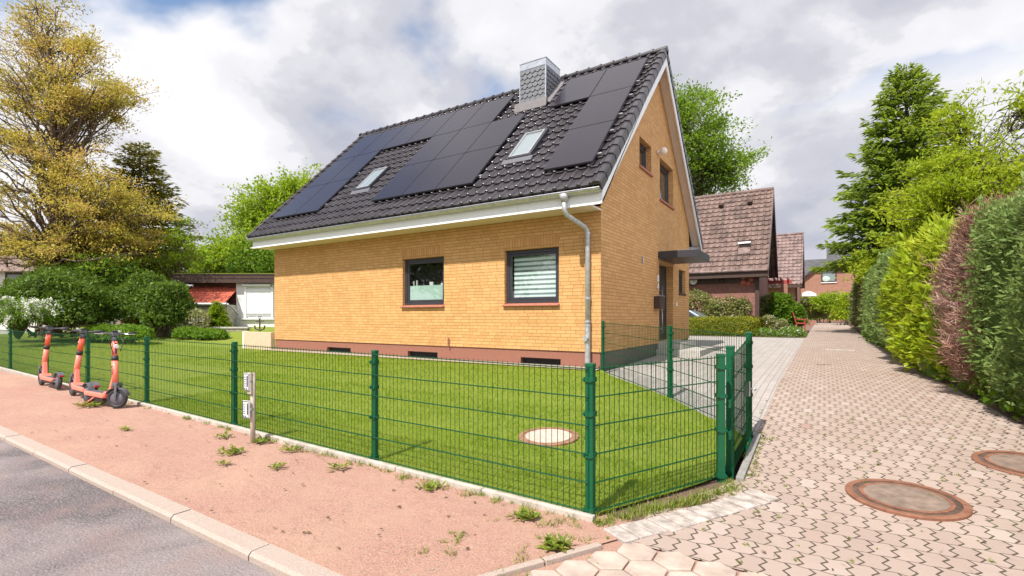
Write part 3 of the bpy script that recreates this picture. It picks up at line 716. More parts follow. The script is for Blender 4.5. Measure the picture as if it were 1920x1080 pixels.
# ---- roof windows
def skylight(u0, u1, v0, v1):
    fr = MB(); t = .065
    for (a, b, c, d) in ((u0, u1, v0, v0+t), (u0, u1, v1-t, v1), (u0, u0+t, v0+t, v1-t), (u1-t, u1, v0+t, v1-t)):
        fr.hexa([R3(a, c, 0), R3(b, c, 0), R3(b, d, 0), R3(a, d, 0)], [R3(a, c, .125), R3(b, c, .125), R3(b, d, .125), R3(a, d, .125)])
    w = hp(fr, 'skylight', M['anthracite'], bevel=.008)
    hp(MB().hexa([R3(u0+t, v0+t, .02), R3(u1-t, v0+t, .02), R3(u1-t, v1-t, .02), R3(u0+t, v1-t, .02)], [R3(u0+t, v0+t, .10), R3(u1-t, v0+t, .10), R3(u1-t, v1-t, .10), R3(u0+t, v1-t, .10)]), 'pane', M['skyglass'], w)
    e = .028; tr = MB()
    for (a, b, c, d) in ((u0+t, u1-t, v0+t, v0+t+e), (u0+t, u1-t, v1-t-e, v1-t), (u0+t, u0+t+e, v0+t+e, v1-t-e), (u1-t-e, u1-t, v0+t+e, v1-t-e)):
        tr.hexa([R3(a, c, .09), R3(b, c, .09), R3(b, d, .09), R3(a, d, .09)], [R3(a, c, .135), R3(b, c, .135), R3(b, d, .135), R3(a, d, .135)])
    hp(tr, 'sash', M['alu'], w)
    ap = MB().hexa([R3(u0-.07, v0-.16, .03), R3(u1+.07, v0-.16, .03), R3(u1+.07, v0, .06), R3(u0-.07, v0, .06)], [R3(u0-.07, v0-.16, .075), R3(u1+.07, v0-.16, .075), R3(u1+.07, v0, .10), R3(u0-.07, v0, .10)])
    hp(ap, 'apron', M['scoot_grey'], w)
skylight(-6.45, -5.77, 1.66, 2.96); skylight(-11.80, -11.16, 1.64, 2.83)
# ---- solar panels with their rails
PW, PV, V0 = 1.13, 1.755, .735
cells = [(-14.86+PW*c, r) for c in (0, 1) for r in (0, 1, 2)]+[(-14.86+PW*c, 2) for c in (2, 3)]+[(-14.86+PW*c, r) for c in (4, 5) for r in (0, 1, 2)]+[(-14.86+PW*6, r) for r in (0, 1)]
cells += [(-6.20, 2)]+[(-5.065, r) for r in (0, 1, 2)]
def slab(mb, u0, u1, v0, v1, w0, w1):
    return mb.hexa([R3(u0, v0, w0), R3(u1, v0, w0), R3(u1, v1, w0), R3(u0, v1, w0)], [R3(u0, v0, w1), R3(u1, v0, w1), R3(u1, v1, w1), R3(u0, v1, w1)])
for u, r in cells:
    v = V0+r*PV; g = .008
    p = hp(slab(MB(), u+g, u+PW-g, v+g, v+PV-g, .10, .14), 'solar_panel', M['anthracite'])
    me = slab(MB(), u+g+.010, u+PW-g-.010, v+g+.010, v+PV-g-.010, .138, .143)
    o = hp(me, 'cells', M['solar'], p)
    uvl = o.data.uv_layers[0].data
    for lp in o.data.loops:
        co = o.data.vertices[lp.vertex_index].co; uvl[lp.index].uv = (co.x-u, (co.y-EV)/ct-v)
for (a, b, rows) in ((-14.9, -12.56, (0, 1, 2)), (-12.66, -10.3, (2,)), (-10.38, -8.04, (0, 1, 2)), (-8.1, -6.88, (0, 1)), (-6.24, -5.0, (2,)), (-5.1, -3.86, (0, 1, 2))):
    for r in rows:
        for fr_ in (.22, .78):
            v = V0+(r+fr_)*PV; hp(slab(MB(), a, b, v-.02, v+.02, .055, .099), 'panel_rail', M['alu'])
# ================================================================ fences
def onY(px, py, Y):
    r = (px-960)/f; d = Y/(FY+RY*r); return pt(px, py, d)
def mesh_panel(a, b, za0, za1, zb0, zb1, rows=5, fold=False):
    # welded rod mat between two posts a and b (2D), sheared with the ground
    mb = MB(); a, b = Vector(a), Vector(b); L = (b-a).length; d = (b-a)/L; nrm = Vector((d.y, -d.x))
    n = max(2, int(L/.05)); r = .0028
    def P(t, q, o=0): 
        p = a+d*(L*t)+nrm*o; z0 = za0+(zb0-za0)*t; z1 = za1+(zb1-za1)*t; return (p.x, p.y, z0+(z1-z0)*q)
    for i in range(n+1):
        t = i/n; mb.tube([P(t, -.012), P(t, 1.018)], r, 4, False)
    for j in range(rows+1):
        for o in (-.0062, .0062): mb.tube([P(0, j/rows, o), P(1, j/rows, o)], .0038, 4, False)
    return mb
def post_mesh(w, dpt, h):
    mb = MB().box((-w/2, -dpt/2, -.3), (w/2, dpt/2, h)); mb.box((-w/2-.003, -dpt/2-.003, h-.02), (w/2+.003, dpt/2+.003, h+.008)); return mb
fence = thing('mesh_fence', 'long green rod mesh fence along the red pavement in front of the lawn', 'fence', (-8, fence_y(-8), sw(-8)))
tops = [(1107, 683), (703, 658), (440, 642), (275.5, 632), (165, 626), (88, 621.5), (20, 617.5)]
posts = []
for px, py in tops:
    r = (px-960)/f; kx = (FX+RX*r)/(FY+RY*r); y = 3.378/(1+.015*kx); x = kx*y
    d = y/(FY+RY*r); zt = H+(HZ-py)/f*d; posts.append((x, y, zt))
for q in range(1, 4): posts.append((posts[6][0]-2.5*q, fence_y(posts[6][0]-2.5*q), posts[6][2]+.01*q))
def clamps(post, zs, w, off=0):
    for z in zs:
        mb = MB(); mb.box((-w/2-.008, -w/2-.012, z-.018), (w/2+.008, w/2+.004, z+.018)); mb.tube([(-w/2-.004, -w/2-.022, z), (-w/2-.004, -w/2-.01, z)], .009, 6).tube([(w/2+.004, -w/2-.022, z), (w/2+.004, -w/2-.01, z)], .009, 6)
        mb.build('clamp', M['green'], post)
def add_post(root, x, y, z0, zt, w=.06, rz=0, clamp=True):
    o = post_mesh(w, w, zt-z0).build('post', M['green'], root, bevel=.004)
    o.location = Vector((x, y, z0))-root.location; o.rotation_euler.z = rz
    if clamp: clamps(o, [.06+(zt-z0-.12)*q for q in (0, .4, .7, .95)], w)
    return o
for i, (x, y, zt) in enumerate(posts): add_post(fence, x, y, sw(x)+.0, zt, .060 if i == 0 else .048)
for p, q in zip(posts, posts[1:]):
    world_part(mesh_panel((p[0], p[1]-.042), (q[0], q[1]-.038), sw(p[0])+.06, p[2]-.03, sw(q[0])+.06, q[2]-.03).build('mesh_panel', M['wire']), fence)
# slanting corner section
cf = thing('mesh_fence', 'short slanting green mesh fence cutting the lawn corner beside the driveway', 'fence', (-1.1, 4.1, 0))
px0, py0, zt0 = posts[0]
world_part(mesh_panel((px0+.03, py0), (-.80, 4.72), .05, zt0-.03, .06, 1.115).build('mesh_panel', M['wire']), cf)
add_post(cf, -.785, 4.75, .0, 1.14, .062, .5)
# gate along the driveway
gt = thing('garden_gate', 'narrow green mesh garden gate between two posts beside the driveway', 'gate', (-.75, 5.6, .1))
add_post(gt, -.745, 5.02, .03, 1.20, .068, 0, False); add_post(gt, -.72, 6.16, .11, 1.30, .062, 0, True)
world_part(mesh_panel((-.70, 4.80), (-.685, 6.10), .10, 1.11, .19, 1.27).build('mesh_panel', M['wire']), gt)
gf = MB()
for q in range(3):
    z = .42+.28*q; gf.box((-.72, 4.84, z-.03), (-.70, 4.90, z+.03)).tube([(-.715, 4.78, z-.035), (-.715, 4.78, z+.035)], .012, 8)
world_part(gf.build('hinge', M['green']), gt)
lk = MB().box((-.73, 5.86, .62), (-.68, 5.95, .78)).tube([(-.67, 5.90, .70), (-.62, 5.90, .70), (-.62, 5.80, .70)], .009, 8)
world_part(lk.build('latch', M['zinc']), gt)
# inner fence from gate to house corner
inf = thing('mesh_fence', 'green mesh fence from the gate post to the house corner, behind the lawn', 'fence', (-2.02, 7.79, .2))
add_post(inf, -2.02, 7.79, .19, 1.335, .058, .8); add_post(inf, -3.80, 9.50, .32, 1.385, .048, .8)
for (a, b, z) in (((-.72, 6.19), (-2.0, 7.76), (.17, 1.26, .25, 1.30)), ((-2.04, 7.82), (-3.78, 9.47), (.25, 1.30, .38, 1.35))):
    world_part(mesh_panel(a, b, *z).build('mesh_panel', M['wire']), inf)
# ================================================================ sign post with two plates
M['plate'] = plain('greyish_enamel', (.56, .57, .58), .35, .1, 30)
sp_ = pt(474, 828, 5.62)
sg = thing('marker_post', 'short metal marker post with two small white plates by the fence', 'marker post', (sp_[0], sp_[1], sw(sp_[0])-.01), math.radians(8))
MB().tube([(0, 0, -.2), (0, 0, .80)], .026, 12).build('pole', M['post_wood'], sg, smooth=True)
MB().box((-.03, -.045, .565), (.03, -.024, .805)).build('plate_backing', M['post_wood'], sg)
for z0, wd in ((.60, .062), (.29, .075)):
    pl_ = MB().box((-wd-.02, -.058, z0), (wd*.55-.02, -.046, z0+.20)).build('plate', M['plate'], sg, bevel=.003)
    fm = MB(); a, b = -wd-.02, wd*.55-.02
    fm.box((a+.006, -.0605, z0+.006), (b-.006, -.0585, z0+.012)).box((a+.006, -.0605, z0+.188), (b-.006, -.0585, z0+.194)).box((a+.006, -.0605, z0+.012), (a+.011, -.0585, z0+.188)).box((b-.011, -.0605, z0+.012), (b-.006, -.0585, z0+.188))
    fm.box((b-.038, -.061, z0+.045), (b-.022, -.0585, z0+.17))
    for q in range(5): fm.box((a+.018, -.0605, z0+.05+.025*q), (a+.018+(.03 if q % 2 else .022), -.0585, z0+.056+.025*q))
    for q in (.02, .05): fm.box((a+q, -.063, z0+.018), (a+q+.012, -.0585, z0+.03))
    fm.build('plate_mark', M['black'], pl_)
    MB().box((-wd+.01, -.046, z0+.09), (wd*.5, -.02, z0+.12)).build('bracket', M['zinc'], pl_)
# ================================================================ kick scooters
def wheel(root, x, name='wheel'):
    w = MB().ring(.118, .030, (x, 0, .148), 'y', 30, 10).build(name, M['black'], root, smooth=True)
    rm = MB().lathe([(.03, -.035), (.09, -.022), (.098, -.012), (.098, .012), (.09, .022), (.03, .035)], (x, 0, .148), 'y', 24); rm.build('rim', M['scoot_grey'], w, smooth=True)
    MB().tube([(x, -.05, .148), (x, .05, .148)], .014, 10).build('axle', M['alu'], w)
    return w
def scooter(loc, rz, roll, up, low, label, steer=0):
    s = thing('kick_scooter', label, 'scooter', loc, rz, 'rental scooters parked along the fence'); s.rotation_euler = (roll, 0, rz)
    fw = wheel(s, .50); wheel(s, -.50)
    dk = MB(); prof = [(-.40, .135), (.24, .135), (.33, .17), (.36, .24), (.30, .245), (.24, .212), (-.40, .205), (-.44, .18)]
    dk.ext(prof, 'y', -.085, .085); d = dk.build('deck', M[low], s, bevel=.018, seg=3)
    MB().box((-.36, -.068, .207), (.20, .068, .2125)).build('grip_mat', M['scoot_grey'], d)
    MB().box((-.40, -.06, .09), (.20, .06, .134)).build('battery_case', M['black'], d, bevel=.012)
    fd = MB(); ag = np.linspace(.25, 2.5, 10)
    ring = lambda R: [(-.50+R*math.cos(a), .148+R*math.sin(a)) for a in ag]
    o_, i_ = ring(.172), ring(.160); fd.ext(o_+i_[::-1], 'y', -.045, .045); fd.box((-.47, -.06, .13), (-.40, -.046, .20)).box((-.47, .046, .13), (-.40, .06, .20))
    rf = fd.build('rear_fender', M['scoot_grey'], s); MB().box((-.665, -.03, .235), (-.63, .03, .275)).build('tail_light', M['redlamp'], rf, bevel=.008)
    fk = MB(); ring2 = [(.50+.172*math.cos(a), .148+.172*math.sin(a)) for a in np.linspace(.3, 2.7, 10)]; ring3 = [(.50+.160*math.cos(a), .148+.160*math.sin(a)) for a in np.linspace(2.7, .3, 10)]
    fk.ext(ring2+ring3, 'y', -.042, .042)
    fk.box((.485, -.062, .13), (.52, -.044, .36)).box((.485, .044, .13), (.52, .062, .36)).box((.44, -.06, .335), (.52, .06, .385)); fko = fk.build('fork', M['scoot_grey'], s, bevel=.006)
    if steer:
        TM = Matrix.Translation((.46, 0, 0)) @ Matrix.Rotation(steer, 4, 'Z') @ Matrix.Translation((-.46, 0, 0))
        for q in [fko, fw]+list(fw.children): q.data.transform(TM)
    st = Vector((.452, 0, .37)); tp = Vector((.325, 0, 1.08)); L = tp-st; P = lambda t: tuple(st+L*t)
    nk = MB(); nk.hexa([(.30, -.04, .20), (.36, -.04, .20), (.36, .04, .20), (.30, .04, .20)], [(.385, -.032, .46), (.46, -.032, .46), (.46, .032, .46), (.385, .032, .46)]); nk.build('neck', M[low], s, bevel=.012)
    MB().tube([P(0), P(.48)], .040, 14).build('lower_stem', M[low], s, smooth=True)
    MB().tube([P(.48), P(.575)], .0435, 14).build('stem_band', M['black'], s, smooth=True)
    u = MB().tube([P(.575), P(.88)], .038, 14).build('upper_stem', M[up], s, smooth=True)
    MB().tube([P(.62), P(.85)], [.012, .012], 8).xf(Matrix.Translation((.036, 0, .006))).build('lock_cable', M['black'], s)
    MB().tube([P(.88), P(1.0)], .031, 14).build('stem_top', M['scoot_grey'], s, smooth=True)
    me = text_mesh('VOI', .085, .0015); me.transform(Matrix.Translation(P(.28)) @ Matrix.Rotation(-math.atan2(.127, .71), 4, 'Y') @ Matrix.Translation((0, -.0415, 0)) @ Matrix.Rotation(math.pi/2, 4, 'Y') @ Matrix.Rotation(math.pi/2, 4, 'X')); link(me, 'lettering', M['black'], s)
    hb = MB().tube([(.29, -.28, 1.135), (.315, -.15, 1.12), (.325, 0, 1.105), (.315, .15, 1.12), (.29, .28, 1.135)], .013, 8).box((.28, -.04, 1.085), (.37, .04, 1.135))
    h = hb.build('handlebar', M['scoot_grey'], s)
    for y in (-1, 1):
        MB().tube([(.305, .17*y, 1.124), (.288, .295*y, 1.136)], .018, 10).build('grip', M['black'], h, smooth=True)
        MB().tube([(.325, .13*y, 1.115), (.36, .16*y, 1.11), (.345, .26*y, 1.112)], .007, 6).build('brake_lever', M['alu'], h)
    MB().box((.27, -.035, 1.136), (.35, .035, 1.165)).build('display', M['black'], h, bevel=.008)
    MB().tube([(.25, .09, 1.14), (.25, .09, 1.17)], .026, 10).build('bell', M['alu'], h)
    cbm = MB().tube([(.33, -.05, 1.10), (.42, -.10, 1.02), (.42, -.06, .90), (.40, -.03, .80)], .006, 6).tube([(.33, .05, 1.10), (.43, .08, 1.0), (.42, .05, .85)], .006, 6); cbm.build('brake_cable', M['black'], s)
    MB().tube([(-.10, -.05, .13), (-.16, -.17, .005)], .011, 8).tube([(-.16, -.17, .004), (-.20, -.19, .004)], .011, 8).build('kickstand', M[low], s)
    MB().tube([(.40, 0, .93), (.425, 0, .925)], .03, 10).build('headlight', M['signwhite'], s)
    return s
g_ = lambda x: sw(x)-.004
scooter((-9.46, 3.10, g_(-9.46)), math.radians(1), math.radians(-3), 'pinkish', 'pinkish', 'faded pink scooter with its front wheel turned to the camera, nearest of three', math.radians(34))
scooter((-10.42, 3.16, g_(-10.42)), math.radians(177), math.radians(5), 'coral', 'pinkish', 'middle coral scooter of three, parked tail to tail with the faded pink one')
scooter((-12.35, 3.26, g_(-12.35)), math.radians(178), math.radians(4), 'coral', 'pinkish', 'farthest coral scooter of three, below the white blossoming bush')
# ================================================================ covers
def rust():
    t = NT('rusty_iron'); o = t.obj(); n = t.noise(9, 5, .7, o); m = t.noise(70, 3, .7, o)
    t.col(t.mix(t.math('MULTIPLY', m, .4), t.ramp(n, [(.3, (.13, .055, .032)), (.55, (.24, .105, .06)), (.75, (.33, .17, .11))]), (.12, .05, .03))); t.rough(.8); t.bump(m, .5, .004); return t.m
M['rust'] = rust()
M['dirt_ring'] = plain('dark_dirt_joint', (.085, .052, .038), .9, .7, 7, bump=.5)
M['infill'] = plain('brown_concrete_infill', (.20, .145, .115), .85, .35, 9, bump=.6)
def cover(name, label, cat, loc, R, mats, tilt=0):
    c = thing(name, label, cat, loc)
    c.rotation_euler = (tilt, 0, 0)
    MB().lathe([(R*.87, -.1), (R*.87, .010), (R*.97, .012), (R, .006), (R, -.1)], (0, 0, 0), 'z', 64).build('frame_ring', mats[0], c)
    MB().lathe([(R*.70, -.1), (R*.70, .004), (R*.87, .004), (R*.87, -.1)], (0, 0, 0), 'z', 64).build('dirt_joint', mats[1], c)
    MB().lathe([(R*.685, -.1), (R*.685, .010), (R*.72, .012), (R*.76, .010), (R*.76, -.1)], (0, 0, 0), 'z', 64).build('lid_rim', mats[2], c)
    MB().lathe([(0, .0085), (R*.55, .0095), (R*.685, .008)], (0, 0, 0), 'z', 64, False).build('lid', mats[3], c)
tl = math.atan2(.11, 1.5)
cover('manhole_cover', 'large rusty ringed manhole cover with concrete filling in the paved driveway', 'manhole cover', (.54, 4.98, dz(4.98)+.006), .395, (M['rust'], M['dirt_ring'], M['rust'], M['infill']), tl*.6)
p = pt(1925, 889, 4.55)
cover('manhole_cover', 'second rusty manhole cover by the hedge, cut by the photo edge', 'manhole cover', (1.56, 6.28, dz(6.28)+.004), .38, (M['rust'], M['dirt_ring'], M['rust'], M['infill']), tl)
M['lid_ring'] = plain('crumbling_brick_ring', (.24, .125, .075), .9, .5, 14, bump=.6)
M['lid_pale'] = plain('pale_pinkish_concrete', (.47, .37, .31), .85, .15, 12, bump=.4)
cover('shaft_cover', 'round pale concrete shaft cover set in the lawn behind the fence', 'shaft cover', (-2.62, 4.93, lawn_z(-2.62, 4.93)+.01), .34, (M['lid_ring'], M['lid_ring'], M['lid_pale'], M['lid_pale']), .06)
gp = onY(1575, 646, 17.6)
tag(MB().box((gp[0]-.35, 17.2, dz(17.4)-.05), (gp[0]+.35, 17.55, dz(17.4)+.012)).build('drain_cover', M['chalk'], bevel=.006), 'small pale rectangular drain cover far up the paved driveway', 'drain cover')
tag(MB().box((-.15, 13.0, dz(13)-.05), (.12, 13.16, dz(13)+.010)).build('drain_cover', M['infill'], bevel=.006), 'dark little drain lid lying midway up the driveway', 'drain cover')
# ================================================================ low beige wall at the house's far corner, anchor
wl = thing('low_wall', 'low beige rendered wall at the far left corner of the yellow house', 'wall', (-16.05, 9.55, .35))
MB().box((-.75, -.07, -.2), (.80, .07, .62)).build('wall_panel', M['beige'], wl, bevel=.008); MB().box((-.83, -.085, -.2), (-.752, .085, .625)).build('end_post', M['white'], wl, bevel=.006)
ax, ay, az = pt(487, 620, 21.0)
an = thing('anchor', 'small rusty ornamental anchor standing before the white shuttered wall', 'anchor', (ax, ay, az), A)
MB().tube([(0, 0, .05), (0, 0, .52)], .03, 8).tube([(-.17, 0, .40), (.17, 0, .40)], .02, 8).build('shank', M['brownwood'], an)
MB().tube([(-.22, 0, .22), (-.18, 0, .08), (0, 0, .0), (.18, 0, .08), (.22, 0, .22)], .032, 8).build('flukes', M['brownwood'], an)
MB().ring(.05, .014, (0, 0, .56), 'y', 14, 6).build('ring', M['brownwood'], an)
# ================================================================ flat roofed garage at the left
GD_ = 26.0
ga = thing('garage', 'low flat roofed white and grey building with red tiled lean-to and roller shutter', 'garage', (FX*GD_+RX*-14, FY*GD_+RY*-14, .9), A)
def ax_(px, d=GD_): return (px-960)/f*d+14
def az_(py, d=GD_): return H+(HZ-py)/f*d-.9
MB().box((ax_(443), 0, -.6), (ax_(560), 5, az_(531))).build('wall', M['offwhite'], ga)
MB().box((ax_(352), .5, -.6), (ax_(443)-.01, 5, az_(531))).build('wall', M['redbrick'], ga)
fl = MB().box((ax_(331), -.35, az_(531)), (ax_(565), 5.3, az_(516))); fl.box((ax_(331)-.03, -.38, az_(516)), (ax_(565), 5.33, az_(514.5))); fl.box((ax_(331), -.37, az_(523)), (ax_(565), -.351, az_(522.3)))
fl.build('roof', M['brownwood'], ga)['label'] = 'dark boarded flat roof edge'
MB().box((ax_(332), -.3, az_(514.5)+.002), (ax_(560), 5.2, az_(513))).build('moss_cover', M['lawn'], ga)
def GP(u, v, w):
    y = -.95+v*.83-w*.55; z = az_(569)+v*.55+w*.83; return (u, y, z)
tile_field(ax_(349), ax_(443)-.03, 1.62, 12, 9, GP, 4, .03, .025).build('lean_to_roof', M['tile_red'], ga)
MB().box((ax_(350), -.78, -.6), (ax_(443)-.02, .5, az_(572))).build('wall', M['grey_render'], ga)
MB().tube([(ax_(346), -1.0, az_(571)), (ax_(446), -1.0, az_(571))], .075, 10).build('gutter', M['zinc_dull'], ga)
MB().tube([(ax_(447), -1.0, az_(571)), (ax_(449), -.6, az_(578)), (ax_(450), -.12, az_(590)), (ax_(450), -.12, -.3)], .05, 8).build('downpipe', M['zinc_dull'], ga)
sh = MB(); n = 14
for i in range(n):
    a, b = az_(591.5)+(az_(543)-az_(591.5))*i/n, az_(591.5)+(az_(543)-az_(591.5))*(i+1)/n; sh.box((ax_(463), -.06, a+.006), (ax_(510), -.03, b-.004)); 
sh.box((ax_(463), -.045, az_(591.5)), (ax_(510), -.02, az_(543)))
so = sh.build('roller_shutter', M['white'], ga)
MB().box((ax_(456), -.16, az_(537)), (ax_(509), -.001, az_(533))).build('shutter_box', M['white'], so)
fb = MB().box((ax_(460), -.09, az_(597)), (ax_(463)-.003, -.001, az_(538))).box((ax_(510)+.003, -.09, az_(597)), (ax_(513), -.001, az_(538))).box((ax_(455), -.14, az_(599)), (ax_(515), -.001, az_(596.5))); fb.build('shutter_frame', M['white'], so)
MB().box((ax_(463), -.07, az_(590)), (ax_(510), -.065, az_(588))).build('slot', M['zinc_dull'], so)
# stone garden wall in front of it
sw_ = thing('garden_wall', 'low weathered stone garden wall in front of the flat roofed garage', 'wall', (FX*23+RX*-13, FY*23+RY*-13, .55), A)
MB().box(((300-960)/f*23+13, -.12, -.4), ((466-960)/f*23+13, .12, H+(HZ-616)/f*23-.55)).build('masonry', M['stone'], sw_, bevel=.02)
MB().box(((398-960)/f*23+13, -.16, H+(HZ-616)/f*23-.548), ((468-960)/f*23+13, .16, H+(HZ-613)/f*23-.55)).build('coping', M['concrete'], sw_, bevel=.01)
# ================================================================ brown house at the far left edge
bl = thing('brown_house', 'brown roofed house with a white framed window half hidden at far left', 'house', (FX*31+RX*-34.5, FY*31+RY*-34.5, .9), A)
bx = lambda px: (px-960)/f*31+34.5
bz = lambda py: H+(HZ-py)/f*31-.9
MB().box((bx(-150), 0, -.5), (bx(75), 6, bz(508))).build('wall', M['offwhite'], bl)
rb = MB(); rb.hexa([(bx(-160), -.5, bz(510)), (bx(85), -.5, bz(510)), (bx(85), 6.5, bz(510)), (bx(-160), 6.5, bz(510))], [(bx(-160), 3.0, bz(440)), (bx(70), 3.0, bz(440)), (bx(70), 3.1, bz(440)), (bx(-160), 3.1, bz(440))])
rb.build('roof', M['tile_brown'], bl)
wn = frame_boxes(MB(), bx(10), bx(42), bz(545), bz(511), .12, -.03, .02, lambda u, z, d: (u, d, z)).build('window', M['brownwood'], bl)
MB().box((bx(10)+.13, -.012, bz(545)+.13), (bx(42)-.13, -.008, bz(511)-.13)).build('pane', M['skyglass'], wn)
# ================================================================ neighbours up the driveway
def gabled(root, x0, x1, y0, yr, ze, zr, tilemat, nt, nr, lift=.0):
    th = math.atan2(zr-ze, yr-y0); c, s = math.cos(th), math.sin(th); L = (zr-ze)/s
    for back in (False, True):
        def P(u, v, w):
            y = y0+v*c-w*s; z = ze+v*s+w*c; return (u, 2*yr-y if back else y, z)
        tf = tile_field(x0, x1, L, nt, nr, P, 7, .055, .055)
        for xe in (x0, x1): tf.hexa([P(xe-.03, 0, -.12), P(xe+.03, 0, -.12), P(xe+.03, L, -.12), P(xe-.03, L, -.12)], [P(xe-.03, 0, .06), P(xe+.03, 0, .06), P(xe+.03, L, .06), P(xe-.03, L, .06)])
        if not back:
            tf.tube([(x1+.03, yr, zr+.03), (x0-.03, yr, zr+.03)], .12, 10)
        world_part(tf.build('roof', tilemat), root)
n1 = thing('brick_house', 'dark red brick house with steep brown tiled roof behind the clipped hedge', 'house', (-6, 31.8, .6))
E0, E1, NR, NZE, NZR = -11.5, -2.46, 31.8, 3.92, 8.72
gabled(n1, E0, E1, 28.6, NR, NZE, NZR, M['tile_brown'], 30, 17)
def wp(mb, name, mat, root, parent=None, **kw):
    o = mb.build(name, mat, **kw)
    if parent is None: return world_part(o, root)
    o.parent = parent; return o
w1 = MB().box((E0+.4, 29.1, .3), (-2.95, 34.5, 3.9)); wp(w1, 'wall', M['redbrick'], n1)
gb = MB().ext([(29.1, 3.9), (34.5, 3.9), (NR, 8.2)], 'x', -2.97, -2.90); wp(gb, 'gable_wall', M['grey_render'], n1)
bb = MB()
for sg_ in (1, -1):
    Y = lambda y: y if sg_ > 0 else 2*NR-y
    bb.hexa([(E1+.04, Y(28.55), NZE-.40), (E1+.04, Y(28.55), NZE+.06), (E1+.04, NR, NZR+.06), (E1+.04, NR, NZR-.62)], [(E1-.01, Y(28.55), NZE-.40), (E1-.01, Y(28.55), NZE+.06), (E1-.01, NR, NZR+.06), (E1-.01, NR, NZR-.62)])
bb.box((E0, 28.52, NZE-.36), (E1-.012, 28.58, NZE-.06)).box((E0, 28.6, NZE-.37), (E1-.05, 29.1, NZE-.33))
bb.hexa([(E1-.012, 28.6, NZE-.40), (-2.9, 28.6, NZE-.40), (-2.9, NR, NZR-.66), (E1-.012, NR, NZR-.66)], [(E1-.012, 28.6, NZE-.36), (-2.9, 28.6, NZE-.36), (-2.9, NR, NZR-.62), (E1-.012, NR, NZR-.62)])
wp(bb, 'bargeboard', M['brownwood'], n1)
wp(MB().tube([(E0, 28.46, NZE-.02), (E1, 28.46, NZE-.02)], .07, 8), 'gutter', M['tile_pink'], n1)
wp(MB().box((-3.10, 29.0, .5), (-2.90, 29.098, 3.56)).box((E0+.4, 29.02, 3.30), (-3.102, 29.098, 3.56)), 'timber_post', M['brownwood'], n1)
ck = onY(1300, 527, 29.05); co = wp(MB().lathe([(.0, -.035), (.24, -.03), (.24, .03), (0, .03)], (ck[0], 29.03, ck[2]), 'y', 24, False), 'wall_clock', M['signwhite'], n1)
wp(MB().ring(.24, .035, (ck[0], 29.0, ck[2]), 'y', 24, 6), 'clock_rim', M['brownwood'], n1, co); wp(MB().box((ck[0]-.012, 28.985, ck[2]), (ck[0]+.012, 28.99, ck[2]+.17)).box((ck[0], 28.985, ck[2]-.012), (ck[0]+.13, 28.99, ck[2]+.012)), 'clock_hands', M['black'], n1, co)
lk_ = onY(1354, 526, 29.0); wp(MB().sphere((lk_[0], 28.95, lk_[2]), .13, 12, 8), 'wall_lamp', M['brownwood'], n1, smooth=True)
rd = onY(1400, 524, 29.0); rdm = MB()
for q in range(5): rdm.sphere((rd[0]+.22*math.cos(q*1.257), 29.05, rd[2]+.22*math.sin(q*1.257)), .15, 10, 6, (1, .35, 1))
wp(rdm, 'wall_ornament', M['tile_red'], n1, smooth=True)
c1, s1 = math.cos(math.atan2(NZR-NZE, NR-28.6)), math.sin(math.atan2(NZR-NZE, NR-28.6))
def N1(u, v, w): return (u, 28.6+v*c1-w*s1, NZE+v*s1+w*c1)
def roofhit(px, py):
    r = (px-960)/f; dirv = Vector((FX+RX*r, FY+RY*r, (HZ-py)/f)); nrm = Vector((0, -s1, c1)); t = (Vector((0, 28.6, NZE))-Vector((0, 0, H))).dot(nrm)/dirv.dot(nrm); p = Vector((0, 0, H))+dirv*t
    return p.x, (p.y-28.6)/c1
u, v = roofhit(1396, 467)
rw = MB().hexa([N1(u-.3, v-.4, .02), N1(u+.3, v-.4, .02), N1(u+.3, v+.4, .02), N1(u-.3, v+.4, .02)], [N1(u-.3, v-.4, .10), N1(u+.3, v-.4, .10), N1(u+.3, v+.4, .10), N1(u-.3, v+.4, .10)])
ro_ = wp(rw, 'roof_window', M['tile_pink'], n1)
wp(MB().hexa([N1(u-.30, v+.12, .30), N1(u+.30, v+.12, .30), N1(u+.30, v+.38, .12), N1(u-.30, v+.38, .12)], [N1(u-.30, v+.12, .34), N1(u+.30, v+.12, .34), N1(u+.30, v+.38, .16), N1(u-.30, v+.38, .16)]), 'open_sash', M['white'], n1, ro_)
for q in ((1407, 380), (1353, 386)):
    u, v = roofhit(*q); wp(MB().hexa([N1(u-.14, v-.2, .0), N1(u+.14, v-.2, .0), N1(u+.14, v+.2, .0), N1(u-.14, v+.2, .0)], [N1(u-.12, v-.18, .26), N1(u+.12, v-.18, .26), N1(u+.12, v+.1, .14), N1(u-.12, v+.1, .14)]), 'roof_vent', M['brownwood'], n1)
# pergola between the two houses
pg_ = thing('pergola', 'brown timber pergola with a brick pillar between the two brick houses', 'pergola', (-2.3, 35.3, .75))
wp(MB().box((-2.28, 34.9, .4), (-1.92, 35.26, 3.52)), 'pillar', M['redbrick_far'], pg_)
rm = MB().box((-4.2, 34.92, 3.525), (-1.7, 35.08, 3.74))
for q in range(7): rm.box((-4.1+.36*q, 34.2, 3.742), (-4.02+.36*q, 36.4, 3.86))
wp(rm, 'rafters', M['redwood'], pg_)
n2 = thing('brick_house', 'second brick house with faded pinkish brown roof further up the driveway', 'house', (-4.5, 48.6, .9))
gabled(n2, -9.5, -1.5, 45.2, 48.6, 4.05, 8.5, M['tile_pink'], 27, 15)
wp(MB().box((-9.2, 45.9, .5), (-1.85, 51.3, 4.2)), 'wall', M['redbrick_far'], n2)
wp(MB().ext([(45.9, 4.2), (51.3, 4.2), (48.6, 7.9)], 'x', -1.92, -1.86), 'gable_wall', M['offwhite'], n2)
